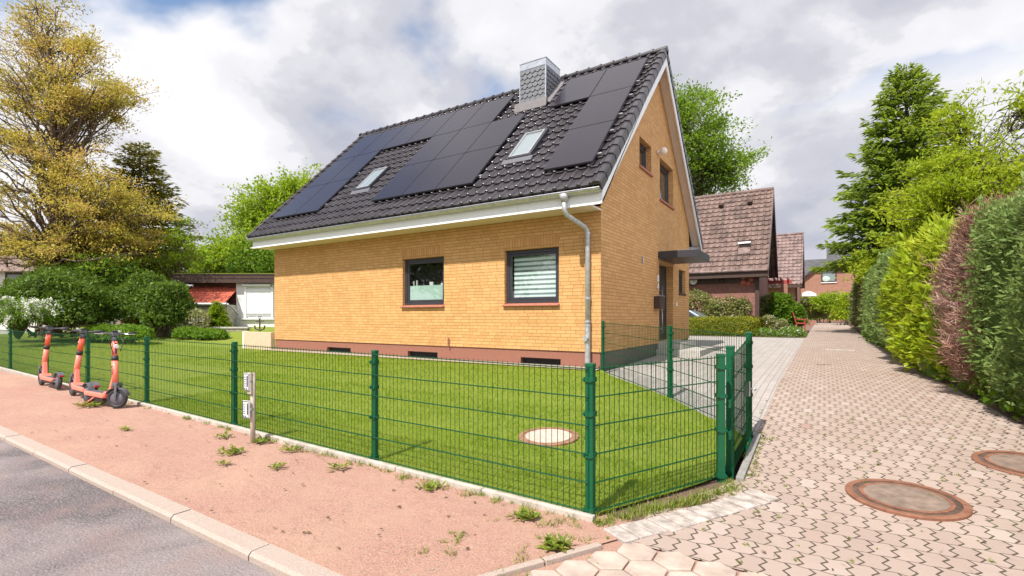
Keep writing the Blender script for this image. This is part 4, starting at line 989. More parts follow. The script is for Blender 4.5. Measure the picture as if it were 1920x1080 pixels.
wp(MB().box((-3.4, 45.86, 1.0), (-2.75, 45.895, 3.4)), 'door', M['brownwood'], n2)
b2 = MB().box((-9.5, 45.1, 3.80), (-1.5, 45.18, 4.02)); b2.box((-1.95, 45.86, .6), (-1.84, 45.96, 3.8)); wp(b2, 'fascia', M['brownwood'], n2)
wp(MB().ext([(-1.48, 3.10)]+[(-1.48+.095*q, 3.22+.28*math.sin(math.pi*(.15+.8*q/10))) for q in range(11)]+[(-.53, 3.10)], 'y', 45.3, 46.6), 'porch_canopy', M['offwhite'], n2)
n3 = thing('brick_house', 'light brick house with half hipped grey roof closing the driveway view', 'house', (1.5, 62, 1.0))
XL, XC, ZL, ZH = -2.35, 1.6, 5.2, 6.5
ht = XL+(ZH-ZL)/(.84)
RZ = ZL+.84*(XC-XL)
wp(MB().ext([(XL+.25, .5), (2*XC-XL-.25, .5), (2*XC-XL-.25, ZL), (2*XC-ht, ZH), (ht, ZH), (XL+.25, ZL)], 'y', 60, 68), 'wall', M['redbrick_far'], n3)
hr = MB(); hy = 59.6; ry = hy+(RZ-ZH)/.84
for sgn in (1, -1):
    X = lambda x: x if sgn > 0 else 2*XC-x
    p = [(X(XL), hy, ZL), (X(ht), hy, ZH+.05), (XC, ry, RZ), (XC, 69, RZ), (X(XL), 69, ZL)]
    hr.hexa([(a, b, c-.14) for a, b, c in p], [(a, b, c+.05) for a, b, c in p])
p = [(ht, hy, ZH+.02), (2*XC-ht, hy, ZH+.02), (XC, ry, RZ+.01)]
hr.hexa([(a, b, c-.12) for a, b, c in p], [(a, b, c+.06) for a, b, c in p])
wp(hr, 'roof', M['tile_grey'], n3)
wg = MB().ext([(62, 4.8), (65, 7.9), (68, 4.8)], 'x', -8, .6); wp(wg, 'roof', M['tile_grey'], n3)
wp(MB().box((-7.5, 62.5, .5), (-2.2, 67.5, 5.2)), 'wall', M['redbrick_far'], n3)
wp(MB().box((.2, 63.2, 7), (1.05, 64.2, 9.35)), 'chimney', M['slate'], n3)
wf = frame_boxes(MB(), -.28, 1.05, 5.0, 6.25, .13, -.06, .02, lambda u, z, d: (u, 60+d, z)); wo = wp(wf, 'window', M['brownwood'], n3)
wp(MB().box((-.15, 59.97, 5.13), (.92, 59.99, 6.12)), 'pane', M['skyglass'], n3, wo); wp(MB().box((-.3, 59.9, 4.92), (1.07, 59.998, 4.998)), 'sill', M['white'], n3, wo)
wp(MB().sphere((.15, 59.95, 5.35), .34, 14, 8, (1, .1, .8)), 'window_ornament', M['frost'], n3, wo)
# far pink building top
fb_ = thing('far_building', 'pale pink building top seen between the far roofs', 'building', (-7.6, 112, 1)); wp(MB().box((-9, 110, .5), (-5.2, 116, 9.6)).box((-9.2, 110.2, 9.601), (-7.2, 115, 10.6)), 'wall', plain('pale_pink_render', (.62, .42, .38), .8, .05, 2), fb_)
# ================================================================ parked car behind the hedge
car = thing('parked_car', 'blue grey car parked behind the clipped hedge, only its windscreen showing', 'car', (-6.05, 26.6, .42))
bodyp = [(-2.0, .28), (1.95, .28), (2.05, .45), (2.0, .68), (1.1, .86), (-1.3, .90), (-2.0, .84), (-2.08, .5)]
MB().ext(bodyp, 'y', -.82, .82).build('body', M['carpaint'], car, bevel=.06, seg=3)
cab0 = [(-1.75, -.78, .88), (1.25, -.78, .84), (1.25, .78, .84), (-1.75, .78, .88)]; cab1 = [(-1.25, -.60, 1.40), (.30, -.60, 1.40), (.30, .60, 1.40), (-1.25, .60, 1.40)]
MB().hexa(cab0, cab1).build('cabin', M['carpaint'], car, bevel=.05, seg=3)
def lerp3(a, b, t): return tuple(x+(y-x)*t for x, y in zip(a, b))
ws = MB(); a0, a1, b0, b1 = cab0[1], cab0[2], cab1[1], cab1[2]
w_ = [lerp3(a0, b0, .1), lerp3(a1, b1, .1), lerp3(a1, b1, .9), lerp3(a0, b0, .9)]; w_ = [lerp3(p, lerp3(w_[0], w_[2], .5), .08) for p in w_]
ws.hexa([(x+.02, y, z+.01) for x, y, z in w_], [(x+.035, y, z+.02) for x, y, z in w_]); ws.build('windscreen', M['skyglass'], car)
for sgn in (-1, 1):
    sdw = [(-1.35, sgn*.755, .95), (.85, sgn*.755, .92), (.25, sgn*.635, 1.33), (-1.1, sgn*.635, 1.33)]
    MB().hexa([(x, y, z) for x, y, z in sdw], [(x, y+sgn*.02, z+.006) for x, y, z in sdw]).build('side_window', M['dark'], car)
    for xw in (-1.25, 1.25):
        wv = MB().tube([(xw, sgn*.62, .30), (xw, sgn*.85, .30)], .30, 20).build('wheel', M['black'], car); MB().tube([(xw, sgn*.851, .30), (xw, sgn*.87, .30)], .19, 16).build('rim', M['alu'], wv)
    MB().box((1.93, sgn*.45-.17, .55), (2.06, sgn*.45+.17, .68)).build('headlight', M['signwhite'], car, bevel=.02)
    MB().box((.72, sgn*.80, .93), (.86, sgn*.96, 1.05)).build('wing_mirror', M['carpaint'], car, bevel=.03)
# ================================================================ red bench
bn = thing('garden_bench', 'dark red painted wooden bench beside the far end of the driveway', 'bench', (-1.12, 30.2, dz(30.2)+.01), math.radians(8))
MB().box((-.22, -.7, .40), (.22, .7, .46)).build('seat', M['redwood'], bn)
MB().hexa([(-.24, -.7, .461), (-.20, -.7, .461), (-.20, .7, .461), (-.24, .7, .461)], [(-.38, -.7, 1.0), (-.34, -.7, 1.0), (-.34, .7, 1.0), (-.38, .7, 1.0)]).build('backrest', M['redwood'], bn)
for y in (-.66, .66):
    for x in (-.19, .19): MB().box((x-.03, y-.03, 0), (x+.03, y+.03, .40)).build('leg', M['redwood'], bn)
    MB().box((-.2, y-.03, .62), (.22, y+.03, .67)).box((.15, y-.03, .461), (.21, y+.03, .62)).build('armrest', M['redwood'], bn)
# ================================================================ vegetation
def np_mesh(name, V, Fq, tint, mat, parent=None, smooth=False):
    me = bpy.data.meshes.new(name); nv, nf, k = len(V), len(Fq), Fq.shape[1]
    me.vertices.add(nv); me.vertices.foreach_set('co', np.asarray(V, np.float32).ravel())
    me.loops.add(nf*k); me.loops.foreach_set('vertex_index', np.asarray(Fq, np.int32).ravel())
    me.polygons.add(nf); me.polygons.foreach_set('loop_start', np.arange(0, nf*k, k, dtype=np.int32))
    me.update(calc_edges=True)
    if tint is not None:
        a = me.attributes.new('tint', 'FLOAT', 'FACE'); a.data.foreach_set('value', np.asarray(tint, np.float32))
    me.materials.append(mat); o = bpy.data.objects.new(name, me); C.objects.link(o)
    if parent is not None: o.parent = parent
    return o
def unit(v): return v/np.maximum(np.linalg.norm(v, axis=1, keepdims=True), 1e-9)
def leaves(P, D, N, L, W):
    # diamond leaves: base P, direction D, normal N, length L, width W
    S = unit(np.cross(D, N)); L = L[:, None]; W = W[:, None]
    n = len(P); V = np.empty((n, 4, 3))
    up = np.cross(S, D)
    V[:, 0] = P; V[:, 1] = P+D*L*.45+S*W*.5+up*W*.12; V[:, 2] = P+D*L; V[:, 3] = P+D*L*.45-S*W*.5+up*W*.12
    return V.reshape(-1, 3), np.arange(n*4).reshape(-1, 4)
def rdir(rng, n, up=0.0):
    v = unit(rng.normal(size=(n, 3))); v[:, 2] += up; return unit(v)
def wave(P, s, seed):
    r = np.random.default_rng(seed); o = 0
    for k in range(5):
        w = r.normal(size=3)*s*(1+.6*k); o = o+np.sin(P@w+r.uniform(0, 6))/(1+.5*k)
    return o/2.2
def tubes(paths, n=5):
    V, Fq = [], []; o = 0
    for pts, rad in paths:
        pts = np.asarray(pts); m = len(pts); T = np.gradient(pts, axis=0); T = unit(T)
        a = np.where(np.abs(T[:, :1]) < .9, np.array([[1., 0, 0]]), np.array([[0, 1., 0]])); a = unit(a-T*np.sum(a*T, 1, keepdims=True)); b = np.cross(T, a)
        an = np.arange(n)*2*np.pi/n
        V.append((pts[:, None]+(a[:, None]*np.cos(an)[None, :, None]+b[:, None]*np.sin(an)[None, :, None])*np.asarray(rad)[:, None, None]).reshape(-1, 3))
        i, k = np.meshgrid(np.arange(m-1), np.arange(n), indexing='ij')
        Fq.append((np.stack([i*n+k, i*n+(k+1) % n, (i+1)*n+(k+1) % n, (i+1)*n+k], -1)+o).reshape(-1, 4)); o += m*n
    return np.concatenate(V), np.concatenate(Fq)
def tree(name, label, base, htrunk, rtrunk, ells, nb, nl, ll, lw, lm, bm, seed, cr=.6, group=None, droop=0.0, flat=.6, lean=(0, 0), twigs=4, cat='tree', up=.35, tint=(.15, .85), zmin=.2, rsurf=.45):
    rng = np.random.default_rng(seed); base = np.array(base, float)
    root = thing(name, label, cat, tuple(base), 0, group)
    k = 9; tt = np.linspace(0, 1, k); tr = np.stack([lean[0]*tt**1.5+.05*htrunk*.2*np.sin(tt*5+seed), lean[1]*tt**1.5+.05*htrunk*.2*np.cos(tt*4+seed), htrunk*tt-.3*(tt == 0)], 1)
    rr = rtrunk*(1-.82*tt)*(1+.5*np.exp(-tt*14))
    V, Fq = tubes([(tr, rr)], 10); np_mesh('trunk', V, Fq, None, bm, root, True)
    w = np.array([e[6] if len(e) > 6 else e[3]*e[4]*e[5] for e in ells], float); w /= w.sum()
    paths = []; LP = []; LD = []; TN = []
    for i in range(nb):
        e = ells[rng.choice(len(ells), p=w)]; d = unit(rng.normal(size=(1, 3)))[0]; q = rng.uniform()**rsurf
        c = np.array(e[:3])+d*np.array(e[3:6])*q
        hor = math.hypot(c[0], c[1]); zb = np.clip(c[2]-.55*hor-.2*htrunk*rng.uniform(), zmin*htrunk, htrunk*.97)
        t0 = zb/htrunk; s = np.array([np.interp(t0, tt, tr[:, j]) for j in range(3)])
        m = s+(c-s)*np.array([.5, .5, .68-droop])+rng.normal(size=3)*.08*np.linalg.norm(c-s)
        u = np.linspace(0, 1, 8)[:, None]; path = (1-u)**2*s+2*u*(1-u)*m+u*u*c
        path[2:-1] += rng.normal(size=(5, 3))*.03*np.linalg.norm(c-s)
        r0 = np.interp(t0, tt, rr)*.27; paths.append((path, np.linspace(r0, .012, 8)))
        cnt = max(8, int(nl*rng.uniform(.35, 1.6))); base_t = rng.uniform(*tint)
        tips = c+rng.normal(size=(twigs, 3))*cr*np.array([1, 1, flat])*1.1
        for tp in tips:
            st = path[rng.integers(4, 8)]; uu = np.linspace(0, 1, 4)[:, None]
            paths.append((st+(tp-st)*uu+np.array([0, 0, .12*cr])*np.sin(uu*np.pi), np.linspace(.018, .006, 4)))
        j = rng.integers(0, twigs, cnt); uu = rng.uniform(.25, 1.08, cnt)[:, None]
        p = path[-1]+(tips[j]-path[-1])*uu+rng.normal(size=(cnt, 3))*cr*np.array([.36, .36, .36*flat])
        LP.append(p); od = unit(p-s)*.6+rng.normal(size=(cnt, 3))*.7; od[:, 2] -= droop; LD.append(unit(od)); TN.append(np.clip(base_t+rng.normal(size=cnt)*.16, 0, 1))
    V, Fq = tubes(paths, 5); np_mesh('branches', V, Fq, None, bm, root, True)
    P = np.concatenate(LP); D = np.concatenate(LD); n = len(P)
    V, Fq = leaves(P, D, rdir(rng, n, up), ll*rng.uniform(.6, 1.3, n), lw*rng.uniform(.6, 1.3, n)); np_mesh('crown', V, Fq, np.concatenate(TN), lm, root)
    return root
def conifer(name, label, base, ht, rbase, lm, bm, seed, z0=.06, dens=1.0, spray=.42, group=None, cone=1.0, cat='conifer'):
    rng = np.random.default_rng(seed); root = thing(name, label, cat, base, 0, group)
    V, Fq = tubes([(np.array([[0, 0, -.3], [0, 0, ht*.3], [0, 0, ht*.65], [0, 0, ht]]), [ht*.022, ht*.016, ht*.009, .015])], 10); np_mesh('trunk', V, Fq, None, bm, root, True)
    paths = []; LP = []; LD = []; LN = []; TN = []; LL = []
    z = ht*z0
    while z < ht*.985:
        t = z/ht; R = rbase*(1-t)**cone*(1+.35*(t < .12)*0)+.12; k = int(7+4*(1-t)); a0 = rng.uniform(0, 6.28)
        for q in range(k):
            a = a0+q*2*np.pi/k+rng.normal()*.2; r = R*rng.uniform(.62, 1.18); dv = np.array([math.cos(a), math.sin(a), 0])
            rise = .35*(t-.35); zs = z+rng.normal()*.1
            u = np.linspace(0, 1, 7); path = np.stack([dv[0]*r*u, dv[1]*r*u, zs+r*(rise*u-.28*u**2*(1-t)+.14*u**4)], 1)
            paths.append((path, np.linspace(.012+.018*(1-t), .006, 7)))
            m = int(max(6, r*30*dens)); uu = rng.uniform(.12, 1.03, m)**.8
            p = np.stack([np.interp(uu, u, path[:, j]) for j in range(3)], 1)
            side = np.array([-dv[1], dv[0], 0]); sg = rng.choice([-1, 1], m)[:, None]
            d = dv*rng.uniform(.35, 1.0, m)[:, None]+side*sg*rng.uniform(.1, 1.0, m)[:, None]*(1.1-uu[:, None]*.6); d[:, 2] += rng.normal(size=m)*.18-.22*(1-t)
            p += side*sg*rng.uniform(0, .16, m)[:, None]*r+np.array([0, 0, 1])*rng.normal(size=m)[:, None]*.05
            bt = rng.uniform(.15, .7)
            LP.append(p); LD.append(unit(d)); nn = rng.normal(size=(m, 3))*.45; nn[:, 2] += 1; LN.append(unit(nn)); TN.append(np.clip(bt+.25*(uu-.5)+rng.normal(size=m)*.13, 0, 1)); LL.append(spray*rng.uniform(.5, 1.2, m)*(.55+.45*(1-t)))
        z += ht*.021*(1.1-.35*t)
    V, Fq = tubes(paths, 4); np_mesh('branches', V, Fq, None, bm, root)
    P, D, N, L = map(np.concatenate, (LP, LD, LN, LL)); V, Fq = leaves(P, D, N, L, L*.34); np_mesh('crown', V, Fq, np.concatenate(TN), lm, root)
    return root
def shrub(name, label, base, ells, n, ll, lw, lm, seed, cat='shrub', group=None, rough_=.18, up=.4, flowers=None, core=None, out=.55, stems=True):
    # leaf shells round overlapping lumps plus a twiggy core of inner leaves
    rng = np.random.default_rng(seed); root = thing(name, label, cat, base, 0, group)
    w = np.array([e[3]*e[4]+e[4]*e[5]+e[3]*e[5] for e in ells]); w = w/w.sum()
    ci = rng.choice(len(ells), n, p=w); E = np.array([e[:6] for e in ells])[ci]
    d = unit(rng.normal(size=(n, 3))); d[:, 2] = np.where(d[:, 2] < -.45, -d[:, 2], d[:, 2])
    q = 1-np.abs(rng.normal(size=n))*.16-.12*(rng.uniform(size=n) < .3)
    p0 = E[:, :3]+d*E[:, 3:]*q[:, None]; lump = wave(p0+np.array(base), 2.2, seed)
    p = E[:, :3]+d*E[:, 3:]*(q+rough_*lump)[:, None]
    keep = p[:, 2] > .02; p, d, lump = p[keep], d[keep], lump[keep]; m = len(p)
    D = unit(d*out+rng.normal(size=(m, 3))*.6+np.array([0, 0, .15]))
    N = unit(d*.9+rng.normal(size=(m, 3))*.55+np.array([0, 0, up]))
    V, Fq = leaves(p, D, N, ll*rng.uniform(.6, 1.35, m), lw*rng.uniform(.6, 1.35, m))
    t = np.clip(.45+.22*wave(p, 4.5, seed+5)+rng.normal(size=m)*.2, 0, 1)
    np_mesh('foliage', V, Fq, t, lm, root)
    # stems
    paths = []
    for e in ells:
        for _ in range(7):
            dd = unit(rng.normal(size=(1, 3)))[0]; dd[2] = abs(dd[2]); b = np.array([e[0]+rng.normal()*.15, e[1]+rng.normal()*.15, -.1]); c = np.array(e[:3])+dd*np.array(e[3:6])*.85
            u = np.linspace(0, 1, 5)[:, None]; paths.append((b+(c-b)*u+rng.normal(size=(5, 3))*.03, np.linspace(.022, .006, 5)))
    if stems:
        V, Fq = tubes(paths, 5); np_mesh('stems', V, Fq, None, M['bark_dark'], root)
    if flowers:
        k, size, fm = flowers; ids = rng.choice(m, min(k, m), replace=False); pp = p[ids]+d[ids]*.04
        cl = np.repeat(pp, 7, 0)+rng.normal(size=(len(ids)*7, 3))*size*.6; mm = len(cl)
        V, Fq = leaves(cl, rdir(rng, mm), rdir(rng, mm, .6), np.full(mm, size), np.full(mm, size*.9)); np_mesh('blossom', V, Fq, rng.uniform(0, 1, mm), fm, root)
    return root
def hedge(name, label, line, half, hgt, n, ll, lw, lm, seed, cat='hedge', group=None, rough_=.10, droop=0, z0=0, corecol=None, bulge=.0):
    # clipped hedge along a polyline: an irregular core, coloured dark for inner shade, clad in leaves
    rng = np.random.default_rng(seed); line = np.array(line, float); base = line[0].copy(); ln = line-base
    seg = np.linalg.norm(np.diff(ln[:, :2], axis=0), axis=1); cum = np.r_[0, np.cumsum(seg)]; L = cum[-1]
    ta = np.linspace(0, 1, 400); tth = (ta-.5)*math.pi; hm = float(np.mean(hgt))
    qx = np.sign(np.sin(tth))*np.abs(np.sin(tth))**.32*half; qz = np.abs(np.cos(tth))**.32*hm
    arc_s = np.r_[0, np.cumsum(np.hypot(np.diff(qx), np.diff(qz)))]; arc_s = arc_s/arc_s[-1]; arc_a = ta
    def surf(s, a):                           # s along, a round the section 0..1 : left foot, left face, top, right face
        c = np.stack([np.interp(s, cum, ln[:, j]) for j in range(3)], 1); a = np.interp(a, arc_s, arc_a)
        t = np.stack([np.interp(s+.05, cum, ln[:, j])-np.interp(s-.05, cum, ln[:, j]) for j in range(2)], 1); t = t/np.maximum(np.linalg.norm(t, axis=1, keepdims=True), 1e-9)
        nr = np.stack([-t[:, 1], t[:, 0]], 1)
        ha = np.interp(s/L, np.linspace(0, 1, len(hgt)), hgt)
        th = (a-.5)*math.pi*1.0; ex = .32
        sx = np.sign(np.sin(th))*np.abs(np.sin(th))**ex; sz = np.abs(np.cos(th))**ex
        endt = np.clip(np.minimum(s, L-s)/(half*.7), 0, 1)**.5
        off = -sx*half*(.88+.12*endt)*(1+bulge*np.sin(np.clip(sz, 0, 1)*math.pi)); z = sz*ha*(.95+.05*endt)
        p = np.stack([c[:, 0]+nr[:, 0]*off, c[:, 1]+nr[:, 1]*off, c[:, 2]+z], 1)
        nn = np.stack([nr[:, 0]*-np.sin(th)*1.0, nr[:, 1]*-np.sin(th), np.cos(th)], 1)
        return p, unit(nn)
    ns, na = max(10, int(L/.14)), 26
    S, Aa = np.meshgrid(np.linspace(0, L, ns), np.linspace(0, 1, na), indexing='ij'); P, Nn = surf(S.ravel(), Aa.ravel())
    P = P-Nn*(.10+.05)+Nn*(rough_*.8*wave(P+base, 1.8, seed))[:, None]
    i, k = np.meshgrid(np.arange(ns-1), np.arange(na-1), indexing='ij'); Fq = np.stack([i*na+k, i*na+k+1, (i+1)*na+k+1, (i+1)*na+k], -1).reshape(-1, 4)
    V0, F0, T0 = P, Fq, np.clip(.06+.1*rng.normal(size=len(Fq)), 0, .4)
    e1 = np.arange(na); capc = []
    s = rng.uniform(0, L, n); a = np.where(rng.uniform(size=n) < .78, rng.uniform(.0, 1, n), rng.uniform(.3, .7, n))
    ends = rng.uniform(size=n) < min(.35, 2*half/(L+2*half)); s = np.where(ends, np.where(rng.uniform(size=n) < .5, 0, L), s)
    p, nn = surf(s, a); c_off = np.where(ends, rng.uniform(0, 1, n)**.5, 1.0)
    cen = np.stack([np.interp(s, cum, ln[:, j]) for j in range(3)], 1); cen[:, 2] = p[:, 2]*.9
    p = np.where(ends[:, None], cen+(p-cen)*c_off[:, None], p)
    t0 = (ln[-1]-ln[0])/max(L, 1e-6); t0[2] = 0
    nn = np.where(ends[:, None], np.where((s < L/2)[:, None], -t0, t0), nn)
    depth = -np.abs(rng.normal(size=n))*.09+.05*(rng.uniform(size=n) < .3); p = p+nn*(depth+rough_*wave(p+base, 1.8, seed)+rough_*.45*wave(p+base, 6.5, seed+9))[:, None]
    if rough_ > .07:                          # loose shoots that escaped the shears
        ns_ = max(20, n//130); ks = rng.integers(0, n, ns_); kk = 14; td = unit(nn[ks]*.6+rng.normal(size=(ns_, 3))*.4+np.array([0, 0, .55])); tl = rng.uniform(.10, .34, ns_)*(.6+2.2*rough_)
        uu = np.tile(np.linspace(.1, 1, kk), ns_); pp = np.repeat(p[ks], kk, 0)+np.repeat(td*tl[:, None], kk, 0)*uu[:, None]+rng.normal(size=(ns_*kk, 3))*.012
        p = np.concatenate([p, pp]); nn = np.concatenate([nn, np.repeat(td, kk, 0)]); n = len(p)
    keep = p[:, 2] > .01; p, nn = p[keep], nn[keep]; m = len(p)
    D = unit(nn*.55+rng.normal(size=(m, 3))*.55+np.array([0, 0, .45-droop])); N = unit(nn+rng.normal(size=(m, 3))*.5)
    V, Fq = leaves(p, D, N, ll*rng.uniform(.55, 1.4, m), lw*rng.uniform(.6, 1.3, m))
    t = np.clip(.5+.28*wave(p+base, 3.2, seed+3)+rng.normal(size=m)*.18, 0, 1)
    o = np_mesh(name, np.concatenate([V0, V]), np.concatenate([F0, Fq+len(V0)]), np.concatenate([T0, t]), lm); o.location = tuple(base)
    return tag(o, label, cat, group)
def vpos(px, py, d): return pt(px, py, d)
def foot(px, d, z): q = pt(px, 600, d); return (q[0], q[1], z)
# ---- left garden
tree('maple_tree', 'tall copper gold leaved tree with bare upper branches at the left edge', foot(95, 25, .8), 15.2, .34,
     [(.2, 0, 15.6, 1.3, 1.1, 1.7, 13), (-2.2, -.2, 15.2, 1.7, 1.6, 1.6, 15), (1.6, .5, 14.0, 1.5, 1.1, 1.0, 9), (-1.0, 0, 12.8, 2.6, 2.6, 1.9, 22), (-1.6, -.5, 10.5, 3.6, 3.2, 1.8, 34), (2.7, 1.0, 11.4, 2.6, 1.9, 1.0, 30), (.5, -.3, 7.4, 4.6, 3.6, 1.7, 46), (3.6, 1.4, 5.6, 3.0, 2.6, 1.7, 34), (-2.6, -1.5, 5.0, 3.6, 2.8, 1.6, 26), (1.8, .6, 4.0, 4.6, 2.8, 1.3, 34)],
     330, 215, .14, .062, M['lf_gold'], M['bark'], 11, cr=.55, flat=.5, twigs=6, zmin=.22, tint=(.1, .95))
conifer('fir_tree', 'dark olive fir standing behind the copper gold tree', foot(262, 30, .8), 11.2, 3.7, M['lf_fir'], M['bark_dark'], 12, z0=.08, dens=1.2, spray=.5, cone=.62)
tree('young_tree', 'slender light green tree at the right side of the copper gold tree', foot(338, 27, .9), 5.5, .10, [(.2, .1, 4.6, 1.3, 1.0, 1.5), (-.6, 0, 3.4, 1.2, 1, .9)], 42, 90, .16, .08, M['lf_bright'], M['bark'], 13, cr=.45)
shrub('dark_shrub', 'large rounded dark green shrub left of the garage behind the scooters', foot(95, 21.5, .72), [(-1.9, 0, 1.25, 1.9, 1.5, 1.3), (-.7, .2, 1.7, 1.3, 1.3, 1.15), (.7, .2, 1.45, 1.5, 1.5, 1.35), (1.6, .3, 1.1, 1.3, 1.3, 1.2), (-.6, -.3, 1.0, 2.4, 1.5, 1.2)], 26000, .16, .08, M['lf_dark'], 14, rough_=.2, out=.3)
shrub('dark_shrub', 'dome shaped dark green shrub next to the red tiled lean-to', foot(285, 22.5, .72), [(-1.1, 0, 1.2, 1.4, 1.4, 1.3), (-.1, .1, 1.45, 1.2, 1.2, 1.15), (.8, .1, 1.15, 1.25, 1.2, 1.2), (1.2, 0, .8, 1.0, 1.0, 1.0)], 20000, .15, .075, M['lf_dark'], 15, rough_=.2, out=.3)
tree('lilac_bush', 'green leafy bush between the dark shrubs and the copper gold tree', foot(170, 24.5, .8), 2.6, .10, [(-1.8, 0, 2.5, 2.6, 1.2, 1.2), (1.4, .3, 2.6, 2.2, 1.2, 1.1)], 70, 110, .17, .09, M['lf_green'], M['bark_dark'], 16, cr=.5, cat='bush')
def spirea():
    rng = np.random.default_rng(21); b = foot(35, 18.5, .52); root = thing('spirea_bush', 'arching bush covered in white blossom at the left edge', 'bush', b)
    paths = []; LP = []; BP = []
    for i in range(120):
        a = rng.uniform(0, 6.28); r = rng.uniform(.5, 1.6); top = rng.uniform(1.0, 1.75); u = np.linspace(0, 1, 14)
        p = np.stack([math.cos(a)*r*u, math.sin(a)*r*u*.8, top*np.sin(np.minimum(u*2.1, 2.85))*(1-.05*u)+.05], 1); p[:, 2] = np.maximum(p[:, 2]-.25*u**3, .1); paths.append((p, np.linspace(.012, .004, 14)))
        m = 60; uu = rng.uniform(.2, 1, m); q = np.stack([np.interp(uu, u, p[:, j]) for j in range(3)], 1); LP.append(q+rng.normal(size=(m, 3))*.05)
        if rng.uniform() < .38:
            m = 22; uu = rng.uniform(.35, 1, m); q = np.stack([np.interp(uu, u, p[:, j]) for j in range(3)], 1)+np.array([0, 0, .03]); BP.append(np.repeat(q, 6, 0)+rng.normal(size=(m*6, 3))*.035)
    V, Fq = tubes(paths, 4); np_mesh('stems', V, Fq, None, M['bark_dark'], root)
    P = np.concatenate(LP); n = len(P); V, Fq = leaves(P, rdir(rng, n), rdir(rng, n, .5), np.full(n, .08), np.full(n, .045)); np_mesh('foliage', V, Fq, rng.uniform(0, .8, n), M['lf_green'], root)
    P = np.concatenate(BP); n = len(P); V, Fq = leaves(P, rdir(rng, n), rdir(rng, n, .8), np.full(n, .055), np.full(n, .055)); np_mesh('blossom', V, Fq, rng.uniform(0, 1, n), M['petal'], root)
spirea()
conifer('dwarf_conifer', 'small bushy light green conifer against the grey garage wall', foot(406, 24.2, .75), 1.35, .62, M['lf_bright'], M['bark_dark'], 22, z0=.05, dens=3.2, spray=.18, cat='shrub')
shrub('border_shrub', 'low dark green border plants below the stone garden wall', foot(372, 20.6, .62), [(-.7, 0, .14, .9, .5, .26), (.7, .1, .12, 1.1, .5, .24)], 4200, .12, .07, M['lf_green'], 23, cat='plants')
shrub('border_shrub', 'sparse brownish twiggy bush before the stone garden wall', foot(365, 22.2, .75), [(0, 0, .5, .55, .5, .55)], 900, .13, .06, M['lf_rose'], 24, rough_=.2)
shrub('border_shrub', 'low green plants at the foot of the dark shrubs on the lawn edge', foot(215, 20.2, .55), [(-1.2, 0, .2, 1.4, .5, .38), (1.0, .2, .2, 1.5, .5, .36)], 5200, .12, .07, M['lf_green'], 25, cat='plants')
# ---- trees beyond
tree('beech_tree', 'bright green broad tree showing above the left end of the black roof', foot(540, 40, .9), 10.5, .34, [(-1.2, -.7, 9.2, 2.3, 2.2, 1.7), (1.8, .9, 10.3, 2.2, 2.0, 1.5), (3.9, 2.2, 11.6, 1.3, 1.2, .9), (0, 0, 7.4, 3.0, 2.4, 1.4), (-2.7, -1.6, 8.2, 1.2, 1.2, 1.2)], 140, 210, .23, .14, M['lf_bright'], M['bark_dark'], 31, cr=.8, flat=.7)
tree('hazel_tree', 'rounded lime green tree behind the garage roof, left one of two', foot(425, 38, .9), 6.0, .2, [(-1.2, 0, 4.9, 2.2, 2, 1.5), (1.2, .3, 5.2, 1.8, 1.8, 1.6), (-2.6, 0, 3.8, 1.5, 1.4, 1.0)], 75, 150, .26, .15, M['lf_bright'], M['bark'], 32, cr=.75, flat=.7)
tree('hazel_tree', 'darker lime green tree behind the garage roof, touching the yellow house', foot(500, 36, .9), 6.0, .2, [(-.8, 0, 4.8, 1.9, 1.8, 1.7), (1.6, .3, 4.6, 1.8, 1.8, 1.6), (0, 0, 3.4, 2.4, 1.8, 1.2)], 75, 150, .24, .15, M['lf_green'], M['bark'], 33, cr=.7, flat=.7)
tree('oak_tree', 'tall green tree rising behind the right gable of the yellow house', foot(1272, 36, .6), 15.5, .5, [(0, 0, 15.2, 2.6, 2.6, 2.4), (2.0, .5, 13.2, 2.4, 2.2, 2.0), (1.6, 1.2, 10.6, 2.4, 2.2, 1.7), (-1.2, 0, 12, 2.6, 2.6, 3), (3.0, 1.5, 11.6, 1.6, 1.5, 1.2)], 150, 260, .20, .13, M['lf_oak'], M['bark_dark'], 34, cr=.8, flat=.75)
conifer('spruce_tree', 'tall full green spruce beyond the hedges right of the driveway', foot(1700, 22.5, .6), 12.3, 3.75, M['lf_spruce'], M['bark_dark'], 35, z0=.29, dens=2.1, spray=.46, cone=.66)
tree('robinia_tree', 'feathery yellow green tree leaning over the right hedges', foot(1835, 16.0, .5), 6.9, .14, [(-.6, 0, 5.0, 1.6, 1.5, 1.2), (-1.2, -.3, 3.7, 1.2, 1.1, .8), (1.3, .2, 4.9, 1.6, 1.4, 1.2), (.6, .2, 5.9, 1.2, 1.1, .7), (.8, 0, 3.4, 1.8, 1.4, .9), (-.6, .1, 7.3, .3, .3, .9, .45), (1.5, .3, 7.3, .5, .5, 1.0, .8)], 165, 260, .17, .055, M['lf_robinia'], M['bark_dark'], 36, cr=.46, flat=.62, up=.6, twigs=6)
tree('robinia_tree', 'low yellow green feathery tree in front of the spruce foot', foot(1664, 21, .6), 3.8, .10, [(-.15, 0, 2.9, .8, .9, .55), (.8, .3, 2.9, 1.0, 1.1, .7), (.1, 0, 2.4, .7, .8, .5)], 56, 260, .15, .055, M['lf_robinia'], M['bark_dark'], 37, cr=.42, flat=.6)
tree('street_tree', 'big tree across the street, seen only as a dark reflection in the front windows', (-26, -13, 0), 11, .35, [(0, 0, 8, 4.5, 4, 3), (4, 0, 6, 3.5, 3, 3), (-4, 1, 6, 3, 3, 2.5)], 90, 110, .5, .3, M['lf_dark'], M['bark_dark'], 39, cr=1.1)
